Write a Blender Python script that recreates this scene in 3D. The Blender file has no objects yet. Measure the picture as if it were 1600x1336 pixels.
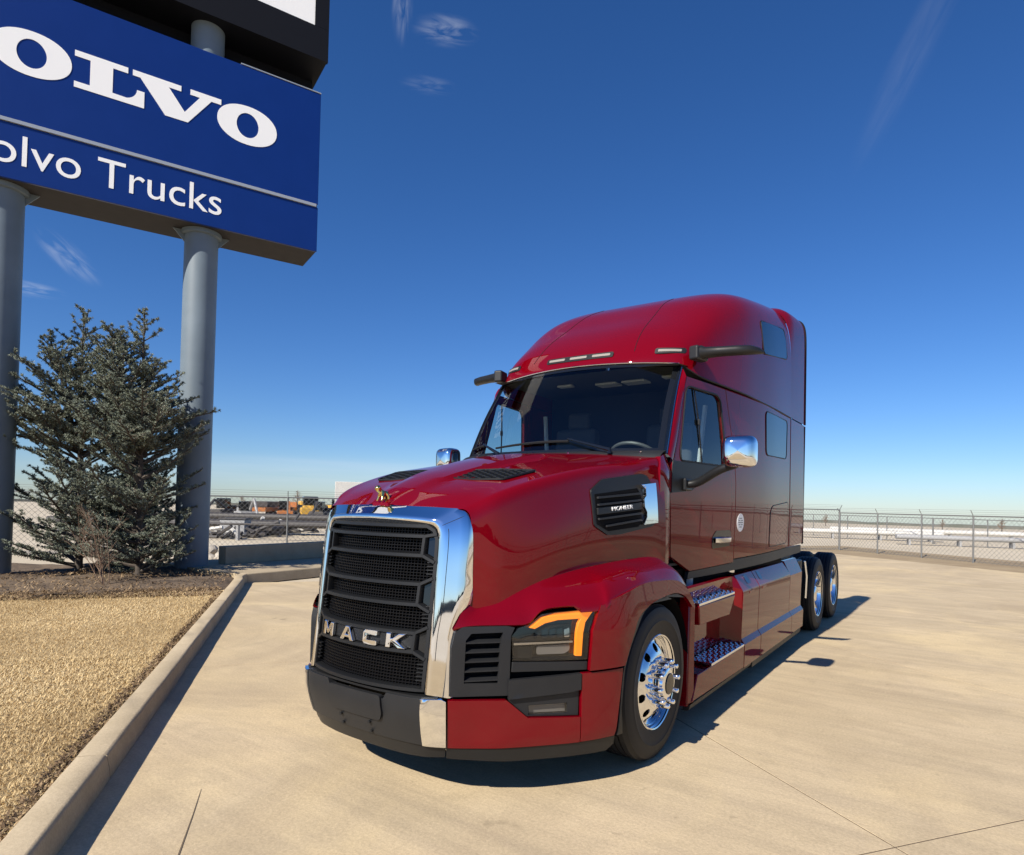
import bpy, bmesh, math, random
import numpy as np
from mathutils import Vector, Matrix, geometry

random.seed(7)
rng = np.random.default_rng(7)
SC = bpy.context.scene
COL = SC.collection
PI = math.pi

# ------------------------------------------------------------------ camera
cam_d = bpy.data.cameras.new('camera')
cam = bpy.data.objects.new('camera', cam_d)
COL.objects.link(cam)
CAM = Vector((2.8271, -2.8084, 1.6661))
yaw, pitch, roll, f_px, ppx, ppy = -0.6000, 0.02108, 0.02138, 987.25, 822.32, 767.20
fw = Vector((math.sin(yaw) * math.cos(pitch), math.cos(yaw) * math.cos(pitch), math.sin(pitch)))
rt = Vector((math.cos(yaw), -math.sin(yaw), 0.0))
up = rt.cross(fw)
c_, s_ = math.cos(roll), math.sin(roll)
rt, up = c_ * rt + s_ * up, -s_ * rt + c_ * up
m = Matrix((rt, up, -fw)).transposed().to_4x4()
m.translation = CAM
cam.matrix_world = m
cam_d.sensor_fit = 'HORIZONTAL'
cam_d.sensor_width = 36.0
cam_d.lens = f_px / 1600.0 * 36.0
cam_d.shift_x = (800.0 - ppx) / 1600.0
cam_d.shift_y = (ppy - 668.0) / 1600.0
cam_d.clip_start = 0.05
cam_d.clip_end = 6000.0
SC.camera = cam

# ------------------------------------------------------------------ light
LIGHT = Vector((0.06, 1.32, -1.0)).normalized()          # the way the sunlight travels
SUN_EL = math.asin(-LIGHT.z)
SUN_AZ = math.atan2(-LIGHT.x, -LIGHT.y)                  # clockwise from +Y
world = bpy.data.worlds.new('World')
SC.world = world
world.use_nodes = True
nt = world.node_tree
nt.nodes.clear()


def N(tree, kind, **kw):
    n = tree.nodes.new(kind)
    for k, v in kw.items():
        setattr(n, k, v)
    return n


w_out = N(nt, 'ShaderNodeOutputWorld')
w_bg = N(nt, 'ShaderNodeBackground')
w_bg.inputs['Strength'].default_value = 0.065
sky = N(nt, 'ShaderNodeTexSky', sky_type='NISHITA')
sky.sun_disc = False
sky.sun_elevation = SUN_EL
sky.sun_rotation = SUN_AZ
sky.air_density = 1.0
sky.dust_density = 0.15
sky.ozone_density = 4.0
sky.altitude = 350
w_tc = N(nt, 'ShaderNodeTexCoord')


def sky_dir(az, el):
    az, el = math.radians(az), math.radians(el)
    return Vector((math.sin(az) * math.cos(el), math.cos(az) * math.cos(el), math.sin(el)))


def wisp(prev, direc, along, length, width, amount, scale, lo=0.42):
    """a thin cirrus wisp: noise kept inside an elongated patch of sky round one direction"""
    d = direc.normalized()
    a = (along - d * along.dot(d)).normalized()
    b = d.cross(a)
    outs = []
    for v, s in ((a, 1 / length), (b, 1 / width)):
        dt = N(nt, 'ShaderNodeVectorMath', operation='DOT_PRODUCT')
        nt.links.new(w_tc.outputs['Generated'], dt.inputs[0])
        dt.inputs[1].default_value = v
        mu = N(nt, 'ShaderNodeMath', operation='MULTIPLY')
        nt.links.new(dt.outputs['Value'], mu.inputs[0])
        mu.inputs[1].default_value = s
        outs.append(mu)
    cx = N(nt, 'ShaderNodeCombineXYZ')
    nt.links.new(outs[0].outputs[0], cx.inputs[0])
    nt.links.new(outs[1].outputs[0], cx.inputs[1])
    ln = N(nt, 'ShaderNodeVectorMath', operation='LENGTH')
    nt.links.new(cx.outputs[0], ln.inputs[0])
    fr = N(nt, 'ShaderNodeVectorMath', operation='DOT_PRODUCT')
    nt.links.new(w_tc.outputs['Generated'], fr.inputs[0])
    fr.inputs[1].default_value = d
    front = N(nt, 'ShaderNodeMath', operation='GREATER_THAN')
    nt.links.new(fr.outputs['Value'], front.inputs[0])
    front.inputs[1].default_value = 0.3
    mr = N(nt, 'ShaderNodeMapRange', interpolation_type='SMOOTHERSTEP')
    nt.links.new(ln.outputs['Value'], mr.inputs['Value'])
    mr.inputs['From Min'].default_value = 1.0
    mr.inputs['From Max'].default_value = 0.15
    no = N(nt, 'ShaderNodeTexNoise')
    no.inputs['Scale'].default_value = scale
    no.inputs['Detail'].default_value = 7
    no.inputs['Roughness'].default_value = 0.55
    no.inputs['Distortion'].default_value = 0.9
    sc = N(nt, 'ShaderNodeVectorMath', operation='MULTIPLY')
    nt.links.new(cx.outputs[0], sc.inputs[0])
    sc.inputs[1].default_value = (0.7, 1.2, 1)
    nt.links.new(sc.outputs[0], no.inputs['Vector'])
    nr = N(nt, 'ShaderNodeMapRange')
    nt.links.new(no.outputs['Fac'], nr.inputs['Value'])
    nr.inputs['From Min'].default_value = lo
    nr.inputs['From Max'].default_value = 0.78
    p = N(nt, 'ShaderNodeMath', operation='MULTIPLY')
    nt.links.new(mr.outputs[0], p.inputs[0])
    nt.links.new(nr.outputs[0], p.inputs[1])
    p2 = N(nt, 'ShaderNodeMath', operation='MULTIPLY')
    nt.links.new(p.outputs[0], p2.inputs[0])
    nt.links.new(front.outputs[0], p2.inputs[1])
    p3 = N(nt, 'ShaderNodeMath', operation='MULTIPLY', use_clamp=True)
    nt.links.new(p2.outputs[0], p3.inputs[0])
    p3.inputs[1].default_value = amount
    mx = N(nt, 'ShaderNodeMix', data_type='RGBA')
    nt.links.new(p3.outputs[0], mx.inputs['Factor'])
    nt.links.new(prev, mx.inputs['A'])
    mx.inputs['B'].default_value = (8.0, 8.6, 9.6, 1)
    return mx.outputs['Result']


UPV = Vector((0, 0, 1))
hs = N(nt, 'ShaderNodeHueSaturation')
hs.inputs['Saturation'].default_value = 1.2
nt.links.new(sky.outputs[0], hs.inputs['Color'])
tint = N(nt, 'ShaderNodeMix', data_type='RGBA', blend_type='MULTIPLY')
tint.inputs['Factor'].default_value = 1.0
tint.inputs['B'].default_value = (0.79, 0.925, 1.20, 1)
nt.links.new(hs.outputs[0], tint.inputs['A'])
cur = tint.outputs['Result']
d_ = sky_dir(-42.6, 36.9)
cur = wisp(cur, d_, d_.cross(UPV), 0.05, 0.022, 0.40, 1.3)
d_ = sky_dir(-46.6, 38.0)
cur = wisp(cur, d_, UPV, 0.05, 0.016, 0.32, 1.2)
d_ = sky_dir(-44, 33.4)
cur = wisp(cur, d_, d_.cross(UPV), 0.045, 0.014, 0.16, 1.2)
d_ = sky_dir(-70.8, 16.9)
cur = wisp(cur, d_, d_.cross(UPV) * -1 + UPV * 0.8, 0.05, 0.02, 0.40, 1.2)
d_ = sky_dir(-73.0, 14.3)
cur = wisp(cur, d_, d_.cross(UPV), 0.045, 0.012, 0.4, 1.2)
d_ = sky_dir(-3.2, 32.2)
cur = wisp(cur, d_, sky_dir(-0.5, 36) - sky_dir(-6.5, 27), 0.15, 0.026, 0.07, 1.1, 0.3)
d_ = sky_dir(-52.4, 2.3)
cur = wisp(cur, d_, d_.cross(UPV), 0.5, 0.035, 0.30, 1.5, 0.25)
nt.links.new(cur, w_bg.inputs['Color'])
nt.links.new(w_bg.outputs[0], w_out.inputs[0])

sun_d = bpy.data.lights.new('sun', 'SUN')
sun_d.energy = 4.8
sun_d.angle = math.radians(0.53)
sun_d.color = (1.0, 0.93, 0.82)
sun = bpy.data.objects.new('sun', sun_d)
COL.objects.link(sun)
sun.rotation_euler = LIGHT.to_track_quat('-Z', 'Y').to_euler()
sun.location = (0, -20, 20)

SC.view_settings.view_transform = 'Standard'
SC.view_settings.look = 'None'
SC.view_settings.gamma = 1.0
SC.view_settings.use_curve_mapping = False
SC.view_settings.exposure = 0.6
try:
    SC.cycles.max_bounces = 12
    SC.cycles.transparent_max_bounces = 16
    SC.cycles.sample_clamp_indirect = 6.0
except Exception:
    pass

# ------------------------------------------------------------------ materials


def new_mat(name):
    mt = bpy.data.materials.new(name)
    mt.use_nodes = True
    t = mt.node_tree
    return mt, t, t.nodes['Principled BSDF']


def simple(name, col, rough=0.5, metal=0.0, spec=0.5, coat=0.0, coat_rough=0.03, noise=0.0, nscale=20.0, bump=0.0, bscale=60.0):
    mt, t, b = new_mat(name)
    b.inputs['Base Color'].default_value = (*col, 1)
    b.inputs['Roughness'].default_value = rough
    b.inputs['Metallic'].default_value = metal
    b.inputs['Specular IOR Level'].default_value = spec
    b.inputs['Coat Weight'].default_value = coat
    b.inputs['Coat Roughness'].default_value = coat_rough
    if noise or bump:
        tc = N(t, 'ShaderNodeTexCoord')
    if noise:
        no = N(t, 'ShaderNodeTexNoise')
        no.inputs['Scale'].default_value = nscale
        no.inputs['Detail'].default_value = 5
        t.links.new(tc.outputs['Object'], no.inputs['Vector'])
        mr = N(t, 'ShaderNodeMapRange')
        t.links.new(no.outputs['Fac'], mr.inputs['Value'])
        mr.inputs['From Min'].default_value = 0.3
        mr.inputs['From Max'].default_value = 0.7
        mr.inputs['To Min'].default_value = 1 - noise
        mr.inputs['To Max'].default_value = 1 + noise
        hv = N(t, 'ShaderNodeHueSaturation')
        hv.inputs['Color'].default_value = (*col, 1)
        t.links.new(mr.outputs[0], hv.inputs['Value'])
        t.links.new(hv.outputs[0], b.inputs['Base Color'])
        rr = N(t, 'ShaderNodeMapRange')
        t.links.new(no.outputs['Fac'], rr.inputs['Value'])
        rr.inputs['To Min'].default_value = max(0.02, rough - 0.12 * noise * 4)
        rr.inputs['To Max'].default_value = min(1.0, rough + 0.12 * noise * 4)
        t.links.new(rr.outputs[0], b.inputs['Roughness'])
    if bump:
        n2 = N(t, 'ShaderNodeTexNoise')
        n2.inputs['Scale'].default_value = bscale
        n2.inputs['Detail'].default_value = 4
        t.links.new(tc.outputs['Object'], n2.inputs['Vector'])
        bp = N(t, 'ShaderNodeBump')
        bp.inputs['Strength'].default_value = bump
        bp.inputs['Distance'].default_value = 0.01
        t.links.new(n2.outputs['Fac'], bp.inputs['Height'])
        t.links.new(bp.outputs[0], b.inputs['Normal'])
    return mt


M = {}
M['red'] = simple('red_paint', (0.138, 0.0005, 0.0045), 0.5, 0.0, 0.0, 0.85, 0.012)
M['chrome'] = simple('chrome', (0.86, 0.87, 0.89), 0.035, 1.0)
M['alu'] = simple('polished_aluminium', (0.80, 0.81, 0.83), 0.10, 1.0)
M['black'] = simple('black_plastic', (0.012, 0.0125, 0.0135), 0.42, 0, 0.35, noise=0.05, nscale=9, bump=0.05, bscale=400)
M['grey'] = simple('dark_grey_plastic', (0.016, 0.0165, 0.018), 0.48, 0, 0.35, noise=0.06, nscale=8, bump=0.06, bscale=350)
M['void'] = simple('dark_void', (0.006, 0.006, 0.007), 0.8, 0, 0.1)
M['gloss'] = simple('gloss_black', (0.008, 0.009, 0.011), 0.06, 0, 0.6)
M['rubber'] = simple('tyre_rubber', (0.0125, 0.0125, 0.0135), 0.6, 0, 0.3, noise=0.12, nscale=14)
M['seal'] = simple('seal_rubber', (0.010, 0.010, 0.011), 0.5, 0, 0.3)
M['gold'] = simple('gold', (0.83, 0.60, 0.22), 0.16, 1.0)
M['steel'] = simple('frame_steel', (0.030, 0.031, 0.034), 0.5, 0.3, noise=0.1, nscale=10)
M['white'] = simple('white_letter', (0.90, 0.90, 0.88), 0.4)
M['liner'] = simple('cabin_trim', (0.05, 0.05, 0.054), 0.8)
M['tan'] = simple('dash_reflection_tan', (0.42, 0.34, 0.24), 0.7)  # colour of the painted windscreen reflection
M['curtain'] = simple('cabin_curtain', (0.03, 0.031, 0.036), 0.9)
M['visor'] = simple('cabin_light_trim', (0.55, 0.56, 0.56), 0.6)
M['pole'] = simple('pole_paint', (0.145, 0.185, 0.22), 0.5, 0, 0.4, noise=0.10, nscale=1.6, bump=0.04, bscale=25)
M['signblue'] = simple('sign_blue', (0.003, 0.026, 0.17), 0.35, 0, 0.4, noise=0.03, nscale=2)
M['signtrim'] = simple('sign_trim', (0.30, 0.34, 0.40), 0.45)
M['signblack'] = simple('sign_black', (0.008, 0.009, 0.013), 0.6, 0, 0.12)
M['soffit'] = simple('sign_soffit', (0.050, 0.047, 0.048), 0.8, 0, 0.2, noise=0.12, nscale=4)
M['bark'] = simple('bark', (0.075, 0.06, 0.048), 0.9, noise=0.25, nscale=12, bump=0.6, bscale=40)
M['twig'] = simple('dry_twig', (0.20, 0.13, 0.085), 0.85, noise=0.2)
M['galv'] = simple('galvanised_wire', (0.20, 0.20, 0.195), 0.5, 0.4)
M['rock'] = simple('riprap_rock', (0.40, 0.36, 0.31), 0.85, noise=0.25, nscale=6, bump=0.5, bscale=14)
M['darksteel'] = simple('dark_pipe', (0.045, 0.04, 0.038), 0.6, noise=0.2, nscale=4)
M['orange'] = simple('orange_machine', (0.42, 0.15, 0.04), 0.5, noise=0.1)
M['yellow'] = simple('yellow_machine', (0.55, 0.32, 0.05), 0.5, noise=0.1)
M['palewhite'] = simple('pale_white', (0.50, 0.49, 0.46), 0.6, noise=0.08, nscale=2)
M['greybox'] = simple('grey_metal_box', (0.30, 0.30, 0.30), 0.6, noise=0.1)
M['tail'] = simple('red_lens', (0.35, 0.01, 0.01), 0.15)


def glass(name, tint, gloss_col=(1, 1, 1), ior=1.45, extra=0.0):
    mt = bpy.data.materials.new(name)
    mt.use_nodes = True
    t = mt.node_tree
    t.nodes.clear()
    out = N(t, 'ShaderNodeOutputMaterial')
    tr = N(t, 'ShaderNodeBsdfTransparent')
    tr.inputs[0].default_value = (*tint, 1)
    gl = N(t, 'ShaderNodeBsdfGlossy')
    gl.inputs['Roughness'].default_value = 0.01
    gl.inputs['Color'].default_value = (*gloss_col, 1)
    # Schlick reflectance, the same from both sides of the pane
    geo = N(t, 'ShaderNodeNewGeometry')
    dt = N(t, 'ShaderNodeVectorMath', operation='DOT_PRODUCT')
    t.links.new(geo.outputs['Normal'], dt.inputs[0])
    t.links.new(geo.outputs['Incoming'], dt.inputs[1])
    ab = N(t, 'ShaderNodeMath', operation='ABSOLUTE')
    t.links.new(dt.outputs['Value'], ab.inputs[0])
    om = N(t, 'ShaderNodeMath', operation='SUBTRACT', use_clamp=True)
    om.inputs[0].default_value = 1.0
    t.links.new(ab.outputs[0], om.inputs[1])
    pw = N(t, 'ShaderNodeMath', operation='POWER')
    t.links.new(om.outputs[0], pw.inputs[0])
    pw.inputs[1].default_value = 5.0
    f0 = ((ior - 1) / (ior + 1)) ** 2 * 1.6 + extra
    ad = N(t, 'ShaderNodeMath', operation='MULTIPLY_ADD', use_clamp=True)
    t.links.new(pw.outputs[0], ad.inputs[0])
    ad.inputs[1].default_value = 1 - f0
    ad.inputs[2].default_value = f0
    mx = N(t, 'ShaderNodeMixShader')
    t.links.new(ad.outputs[0], mx.inputs[0])
    t.links.new(tr.outputs[0], mx.inputs[1])
    t.links.new(gl.outputs[0], mx.inputs[2])
    t.links.new(mx.outputs[0], out.inputs[0])
    return mt


M['glass'] = glass('windscreen_glass', (0.74, 0.82, 0.80), ior=1.42)
M['sideglass'] = glass('side_glass', (0.62, 0.72, 0.74), ior=1.5, extra=0.02)
M['lens'] = glass('lamp_lens', (0.72, 0.72, 0.72), ior=1.45)
M['privacy'] = simple('privacy_glass', (0.010, 0.020, 0.028), 0.03, 0, 0.8)


def emis(name, col, strength, base=None):
    mt, t, b = new_mat(name)
    b.inputs['Base Color'].default_value = (*(base or col), 1)
    b.inputs['Roughness'].default_value = 0.3
    b.inputs['Emission Color'].default_value = (*col, 1)
    b.inputs['Emission Strength'].default_value = strength
    return mt


M['amber'] = emis('amber_led', (1.0, 0.24, 0.0), 0.75, (0.9, 0.28, 0.02))
M['clearlamp'] = simple('clear_lamp', (0.26, 0.24, 0.21), 0.3)


def ground_mat(name, col, col2, scale, rough=0.9, bump=0.3, bscale=50, speck=0.0, objvar=0.0, streak=False):
    mt, t, b = new_mat(name)
    tc = N(t, 'ShaderNodeTexCoord')
    geo = N(t, 'ShaderNodeNewGeometry')
    src = geo.outputs['Position']
    n1 = N(t, 'ShaderNodeTexNoise')
    n1.inputs['Scale'].default_value = scale
    n1.inputs['Detail'].default_value = 8
    n1.inputs['Roughness'].default_value = 0.65
    n1.inputs['Distortion'].default_value = 0.4
    t.links.new(src, n1.inputs['Vector'])
    mr = N(t, 'ShaderNodeMapRange')
    mr.inputs['From Min'].default_value = 0.32
    mr.inputs['From Max'].default_value = 0.68
    t.links.new(n1.outputs['Fac'], mr.inputs['Value'])
    mx = N(t, 'ShaderNodeMix', data_type='RGBA')
    mx.inputs['A'].default_value = (*col, 1)
    mx.inputs['B'].default_value = (*col2, 1)
    t.links.new(mr.outputs[0], mx.inputs['Factor'])
    last = mx.outputs['Result']
    if streak:
        def layer(last, vec, scale, detail, lo, hi, amt, colr, rough_=0.65, dist_=0.0):
            n_ = N(t, 'ShaderNodeTexNoise')
            n_.inputs['Scale'].default_value = scale
            n_.inputs['Detail'].default_value = detail
            n_.inputs['Roughness'].default_value = rough_
            n_.inputs['Distortion'].default_value = dist_
            t.links.new(vec, n_.inputs['Vector'])
            m_ = N(t, 'ShaderNodeMapRange')
            m_.inputs['From Min'].default_value = lo
            m_.inputs['From Max'].default_value = hi
            m_.inputs['To Max'].default_value = amt
            t.links.new(n_.outputs['Fac'], m_.inputs['Value'])
            x_ = N(t, 'ShaderNodeMix', data_type='RGBA')
            t.links.new(m_.outputs[0], x_.inputs['Factor'])
            t.links.new(last, x_.inputs['A'])
            x_.inputs['B'].default_value = (*colr, 1)
            return x_.outputs['Result']

        def mapped(ang, sx_, sy_):
            mp = N(t, 'ShaderNodeMapping')
            mp.inputs['Rotation'].default_value = (0, 0, math.radians(ang))
            mp.inputs['Scale'].default_value = (sx_, sy_, 1)
            t.links.new(src, mp.inputs['Vector'])
            return mp.outputs[0]
        dk = lambda k: tuple(c * k for c in col)
        # broom finish, tyre scuffs in two directions, worn pale patches, damp stains, drips
        last = layer(last, mapped(64, 0.5, 6.0), 1.0, 9, 0.44, 0.70, 0.60, (col[0] * 0.62, col[1] * 0.62, col[2] * 0.66), 0.72)
        last = layer(last, mapped(-31, 0.35, 3.0), 0.8, 6, 0.50, 0.70, 0.42, dk(0.64), 0.6, 0.6)
        last = layer(last, mapped(8, 0.10, 1.6), 1.1, 4, 0.57, 0.66, 0.28, dk(0.55), 0.5, 0.3)
        last = layer(last, src, 0.45, 5, 0.48, 0.66, 0.65, (col[0] * 1.12, col[1] * 1.10, col[2] * 0.98), 0.6, 0.8)
        last = layer(last, src, 0.28, 7, 0.47, 0.66, 0.70, (col[0] * 0.66, col[1] * 0.64, col[2] * 0.64), 0.7, 1.0)
        last = layer(last, src, 3.2, 6, 0.52, 0.72, 0.55, dk(0.68), 0.7, 0.5)
        last = layer(last, src, 1.7, 3, 0.70, 0.74, 0.50, dk(0.45), 0.55, 0.2)
        last = layer(last, src, 9.0, 3, 0.70, 0.75, 0.45, dk(0.5), 0.5)
    if speck:
        n2 = N(t, 'ShaderNodeTexNoise')
        n2.inputs['Scale'].default_value = 55
        n2.inputs['Detail'].default_value = 6
        n2.inputs['Roughness'].default_value = 0.8
        t.links.new(src, n2.inputs['Vector'])
        m2 = N(t, 'ShaderNodeMapRange')
        m2.inputs['From Min'].default_value = 0.3
        m2.inputs['From Max'].default_value = 0.7
        m2.inputs['To Min'].default_value = 1 - speck
        m2.inputs['To Max'].default_value = 1 + speck
        t.links.new(n2.outputs['Fac'], m2.inputs['Value'])
        hv = N(t, 'ShaderNodeHueSaturation')
        t.links.new(last, hv.inputs['Color'])
        t.links.new(m2.outputs[0], hv.inputs['Value'])
        last = hv.outputs[0]
    if objvar:
        oi = N(t, 'ShaderNodeObjectInfo')
        m5 = N(t, 'ShaderNodeMapRange')
        m5.inputs['To Min'].default_value = 1 - objvar
        m5.inputs['To Max'].default_value = 1 + objvar
        t.links.new(oi.outputs['Random'], m5.inputs['Value'])
        hv2 = N(t, 'ShaderNodeHueSaturation')
        t.links.new(last, hv2.inputs['Color'])
        t.links.new(m5.outputs[0], hv2.inputs['Value'])
        last = hv2.outputs[0]
    t.links.new(last, b.inputs['Base Color'])
    b.inputs['Roughness'].default_value = rough
    b.inputs['Specular IOR Level'].default_value = 0.25
    nb = N(t, 'ShaderNodeTexNoise')
    nb.inputs['Scale'].default_value = bscale
    nb.inputs['Detail'].default_value = 8
    nb.inputs['Roughness'].default_value = 0.7
    t.links.new(src, nb.inputs['Vector'])
    bp = N(t, 'ShaderNodeBump')
    bp.inputs['Strength'].default_value = bump
    bp.inputs['Distance'].default_value = 0.01
    t.links.new(nb.outputs['Fac'], bp.inputs['Height'])
    t.links.new(bp.outputs[0], b.inputs['Normal'])
    return mt


M['concrete'] = ground_mat('lot_concrete', (0.57, 0.455, 0.295), (0.48, 0.38, 0.24), 0.8, 0.9, 0.30, 45, 0.20, 0.03, True)
M['kerb'] = ground_mat('kerb_concrete', (0.45, 0.365, 0.245), (0.36, 0.29, 0.19), 2.5, 0.9, 0.3, 50, 0.16, 0.05)
M['joint'] = simple('joint_dirt', (0.13, 0.095, 0.06), 0.95)
M['gravel'] = ground_mat('pale_gravel', (0.57, 0.495, 0.375), (0.46, 0.39, 0.28), 0.12, 0.95, 0.8, 3, 0.2)
M['dirt'] = ground_mat('verge_dirt', (0.36, 0.28, 0.17), (0.27, 0.20, 0.12), 0.9, 0.95, 0.8, 8, 0.3)
M['soil'] = ground_mat('lawn_soil', (0.46, 0.335, 0.17), (0.36, 0.255, 0.125), 2.0, 0.95, 0.8, 30, 0.3)
M['mulch'] = ground_mat('mulch', (0.09, 0.068, 0.05), (0.19, 0.14, 0.095), 3.0, 0.95, 1.0, 25, 0.45)


def blade_mat(name, c1, c2, c3):
    mt, t, b = new_mat(name)
    at = N(t, 'ShaderNodeAttribute', attribute_name='tone')
    rp = N(t, 'ShaderNodeValToRGB')
    e = rp.color_ramp.elements
    e[0].position, e[0].color = 0.0, (*c1, 1)
    e[1].position, e[1].color = 1.0, (*c3, 1)
    k = e.new(0.5)
    k.color = (*c2, 1)
    t.links.new(at.outputs['Fac'], rp.inputs[0])
    t.links.new(rp.outputs[0], b.inputs['Base Color'])
    b.inputs['Roughness'].default_value = 0.7
    b.inputs['Specular IOR Level'].default_value = 0.2
    return mt


M['grass'] = blade_mat('dry_grass', (0.36, 0.25, 0.12), (0.60, 0.445, 0.225), (0.74, 0.585, 0.335))
M['needle'] = blade_mat('cedar_needles', (0.070, 0.084, 0.062), (0.185, 0.208, 0.155), (0.38, 0.41, 0.32))
M['litter'] = blade_mat('dry_litter', (0.06, 0.04, 0.025), (0.20, 0.13, 0.07), (0.42, 0.30, 0.17))

# ------------------------------------------------------------------ mesh helpers


def tag(o, label=None, cat=None, group=None, kind=None):
    if label:
        o['label'] = label
    if cat:
        o['category'] = cat
    if group:
        o['group'] = group
    if kind:
        o['kind'] = kind
    return o


def empty(name, loc=(0, 0, 0), parent=None):
    o = bpy.data.objects.new(name, None)
    o.empty_display_size = 0.2
    COL.objects.link(o)
    o.location = loc
    if parent:
        o.parent = parent
    return o


def link_mesh(name, me, mat, parent=None, smooth=True, angle=35):
    if mat is not None and not me.materials:
        me.materials.append(mat)
    if smooth and len(me.polygons):
        me.polygons.foreach_set('use_smooth', [True] * len(me.polygons))
        me.set_sharp_from_angle(angle=math.radians(angle))
    o = bpy.data.objects.new(name, me)
    COL.objects.link(o)
    if parent:
        o.parent = parent
    return o


class MB:
    def __init__(self):
        self.v, self.f = [], []

    def add(self, verts, faces):
        o = len(self.v)
        self.v += [tuple(v) for v in verts]
        self.f += [tuple(i + o for i in f) for f in faces]

    def box(self, c, s, rot=None):
        x, y, z = s[0] / 2, s[1] / 2, s[2] / 2
        vs = [Vector(q) for q in ((-x, -y, -z), (x, -y, -z), (x, y, -z), (-x, y, -z), (-x, -y, z), (x, -y, z), (x, y, z), (-x, y, z))]
        if rot is not None:
            vs = [rot @ v for v in vs]
        c = Vector(c)
        self.add([v + c for v in vs], [(0, 3, 2, 1), (4, 5, 6, 7), (0, 1, 5, 4), (1, 2, 6, 5), (2, 3, 7, 6), (3, 0, 4, 7)])

    def hexa(self, p):      # 8 points: bottom four, top four
        self.add(p, [(0, 3, 2, 1), (4, 5, 6, 7), (0, 1, 5, 4), (1, 2, 6, 5), (2, 3, 7, 6), (3, 0, 4, 7)])

    def grid(self, rows, close_u=False, close_v=False):
        nu, nv = len(rows), len(rows[0])
        vs = [p for r in rows for p in r]
        fs = []
        for i in range(nu if close_u else nu - 1):
            for j in range(nv if close_v else nv - 1):
                a, b = i, (i + 1) % nu
                k, l = j, (j + 1) % nv
                fs.append((a * nv + k, a * nv + l, b * nv + l, b * nv + k))
        self.add(vs, fs)

    def tube(self, pts, r, n=8, caps=True):
        pts = [Vector(p) for p in pts]
        rs = r if isinstance(r, (list, tuple)) else [r] * len(pts)
        rows = []
        prev = None
        for i, p in enumerate(pts):
            t = (pts[min(i + 1, len(pts) - 1)] - pts[max(i - 1, 0)]).normalized()
            if prev is None:
                a = t.orthogonal().normalized()
            else:
                a = (prev - t * prev.dot(t)).normalized()
            prev = a
            b = t.cross(a)
            rows.append([p + (a * math.cos(q) + b * math.sin(q)) * rs[i] for q in (2 * PI * k / n for k in range(n))])
        o = len(self.v)
        self.grid(rows, close_v=True)
        if caps:
            self.f.append(tuple(o + k for k in range(n))[::-1])
            self.f.append(tuple(o + (len(pts) - 1) * n + k for k in range(n)))

    def lathe_x(self, prof, c, n=48, cap0=False, cap1=False):
        """profile of (r, x) turned about an axis parallel to X through c"""
        rows = [[(c[0] + x, c[1] + r * math.cos(q), c[2] + r * math.sin(q)) for q in (2 * PI * k / n for k in range(n))] for r, x in prof]
        o = len(self.v)
        self.grid(rows, close_v=True)
        if cap0:
            self.f.append(tuple(o + k for k in range(n)))
        if cap1:
            self.f.append(tuple(o + (len(prof) - 1) * n + k for k in range(n)))

    def mesh(self, name):
        me = bpy.data.meshes.new(name)
        me.from_pydata(self.v, [], self.f)
        me.validate()
        return me

    def build(self, name, mat, parent=None, smooth=True, angle=35, bevel=0.0, fix=False, seg=2):
        me = self.mesh(name)
        if fix:
            bm = bmesh.new()
            bm.from_mesh(me)
            bmesh.ops.remove_doubles(bm, verts=bm.verts, dist=1e-5)
            bmesh.ops.recalc_face_normals(bm, faces=bm.faces)
            bm.to_mesh(me)
            bm.free()
        o = link_mesh(name, me, mat, parent, smooth, angle)
        if bevel:
            add_bevel(o, bevel, seg)
        return o


def add_bevel(o, w, seg=2):
    b = o.modifiers.new('bevel', 'BEVEL')
    b.width = w
    b.segments = seg
    b.limit_method = 'ANGLE'
    b.angle_limit = math.radians(40)
    b.harden_normals = True


def np_mesh(name, verts, faces, nper):
    """fast mesh out of numpy arrays, all faces with nper corners"""
    me = bpy.data.meshes.new(name)
    nf = len(faces)
    me.vertices.add(len(verts))
    me.vertices.foreach_set('co', np.ascontiguousarray(verts, dtype=np.float32).ravel())
    me.loops.add(nf * nper)
    me.loops.foreach_set('vertex_index', np.ascontiguousarray(faces, dtype=np.int32).ravel())
    me.polygons.add(nf)
    me.polygons.foreach_set('loop_start', np.arange(0, nf * nper, nper, dtype=np.int32))
    me.update(calc_edges=True)
    me.validate()
    return me


def pchip(xs, ys):
    xs = np.asarray(xs, float)
    ys = np.asarray(ys, float)
    h = np.diff(xs)
    dl = np.diff(ys) / h
    d = np.zeros_like(ys)
    for i in range(1, len(xs) - 1):
        if dl[i - 1] * dl[i] > 0:
            w1, w2 = 2 * h[i] + h[i - 1], h[i] + 2 * h[i - 1]
            d[i] = (w1 + w2) / (w1 / dl[i - 1] + w2 / dl[i])
    d[0], d[-1] = dl[0], dl[-1]

    def f(x):
        x = min(max(x, xs[0]), xs[-1])
        i = int(min(max(np.searchsorted(xs, x) - 1, 0), len(xs) - 2))
        t = (x - xs[i]) / h[i]
        return float((1 + 2 * t) * (1 - t) ** 2 * ys[i] + t * (1 - t) ** 2 * h[i] * d[i] + t * t * (3 - 2 * t) * ys[i + 1] + t * t * (t - 1) * h[i] * d[i + 1])
    return f


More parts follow.
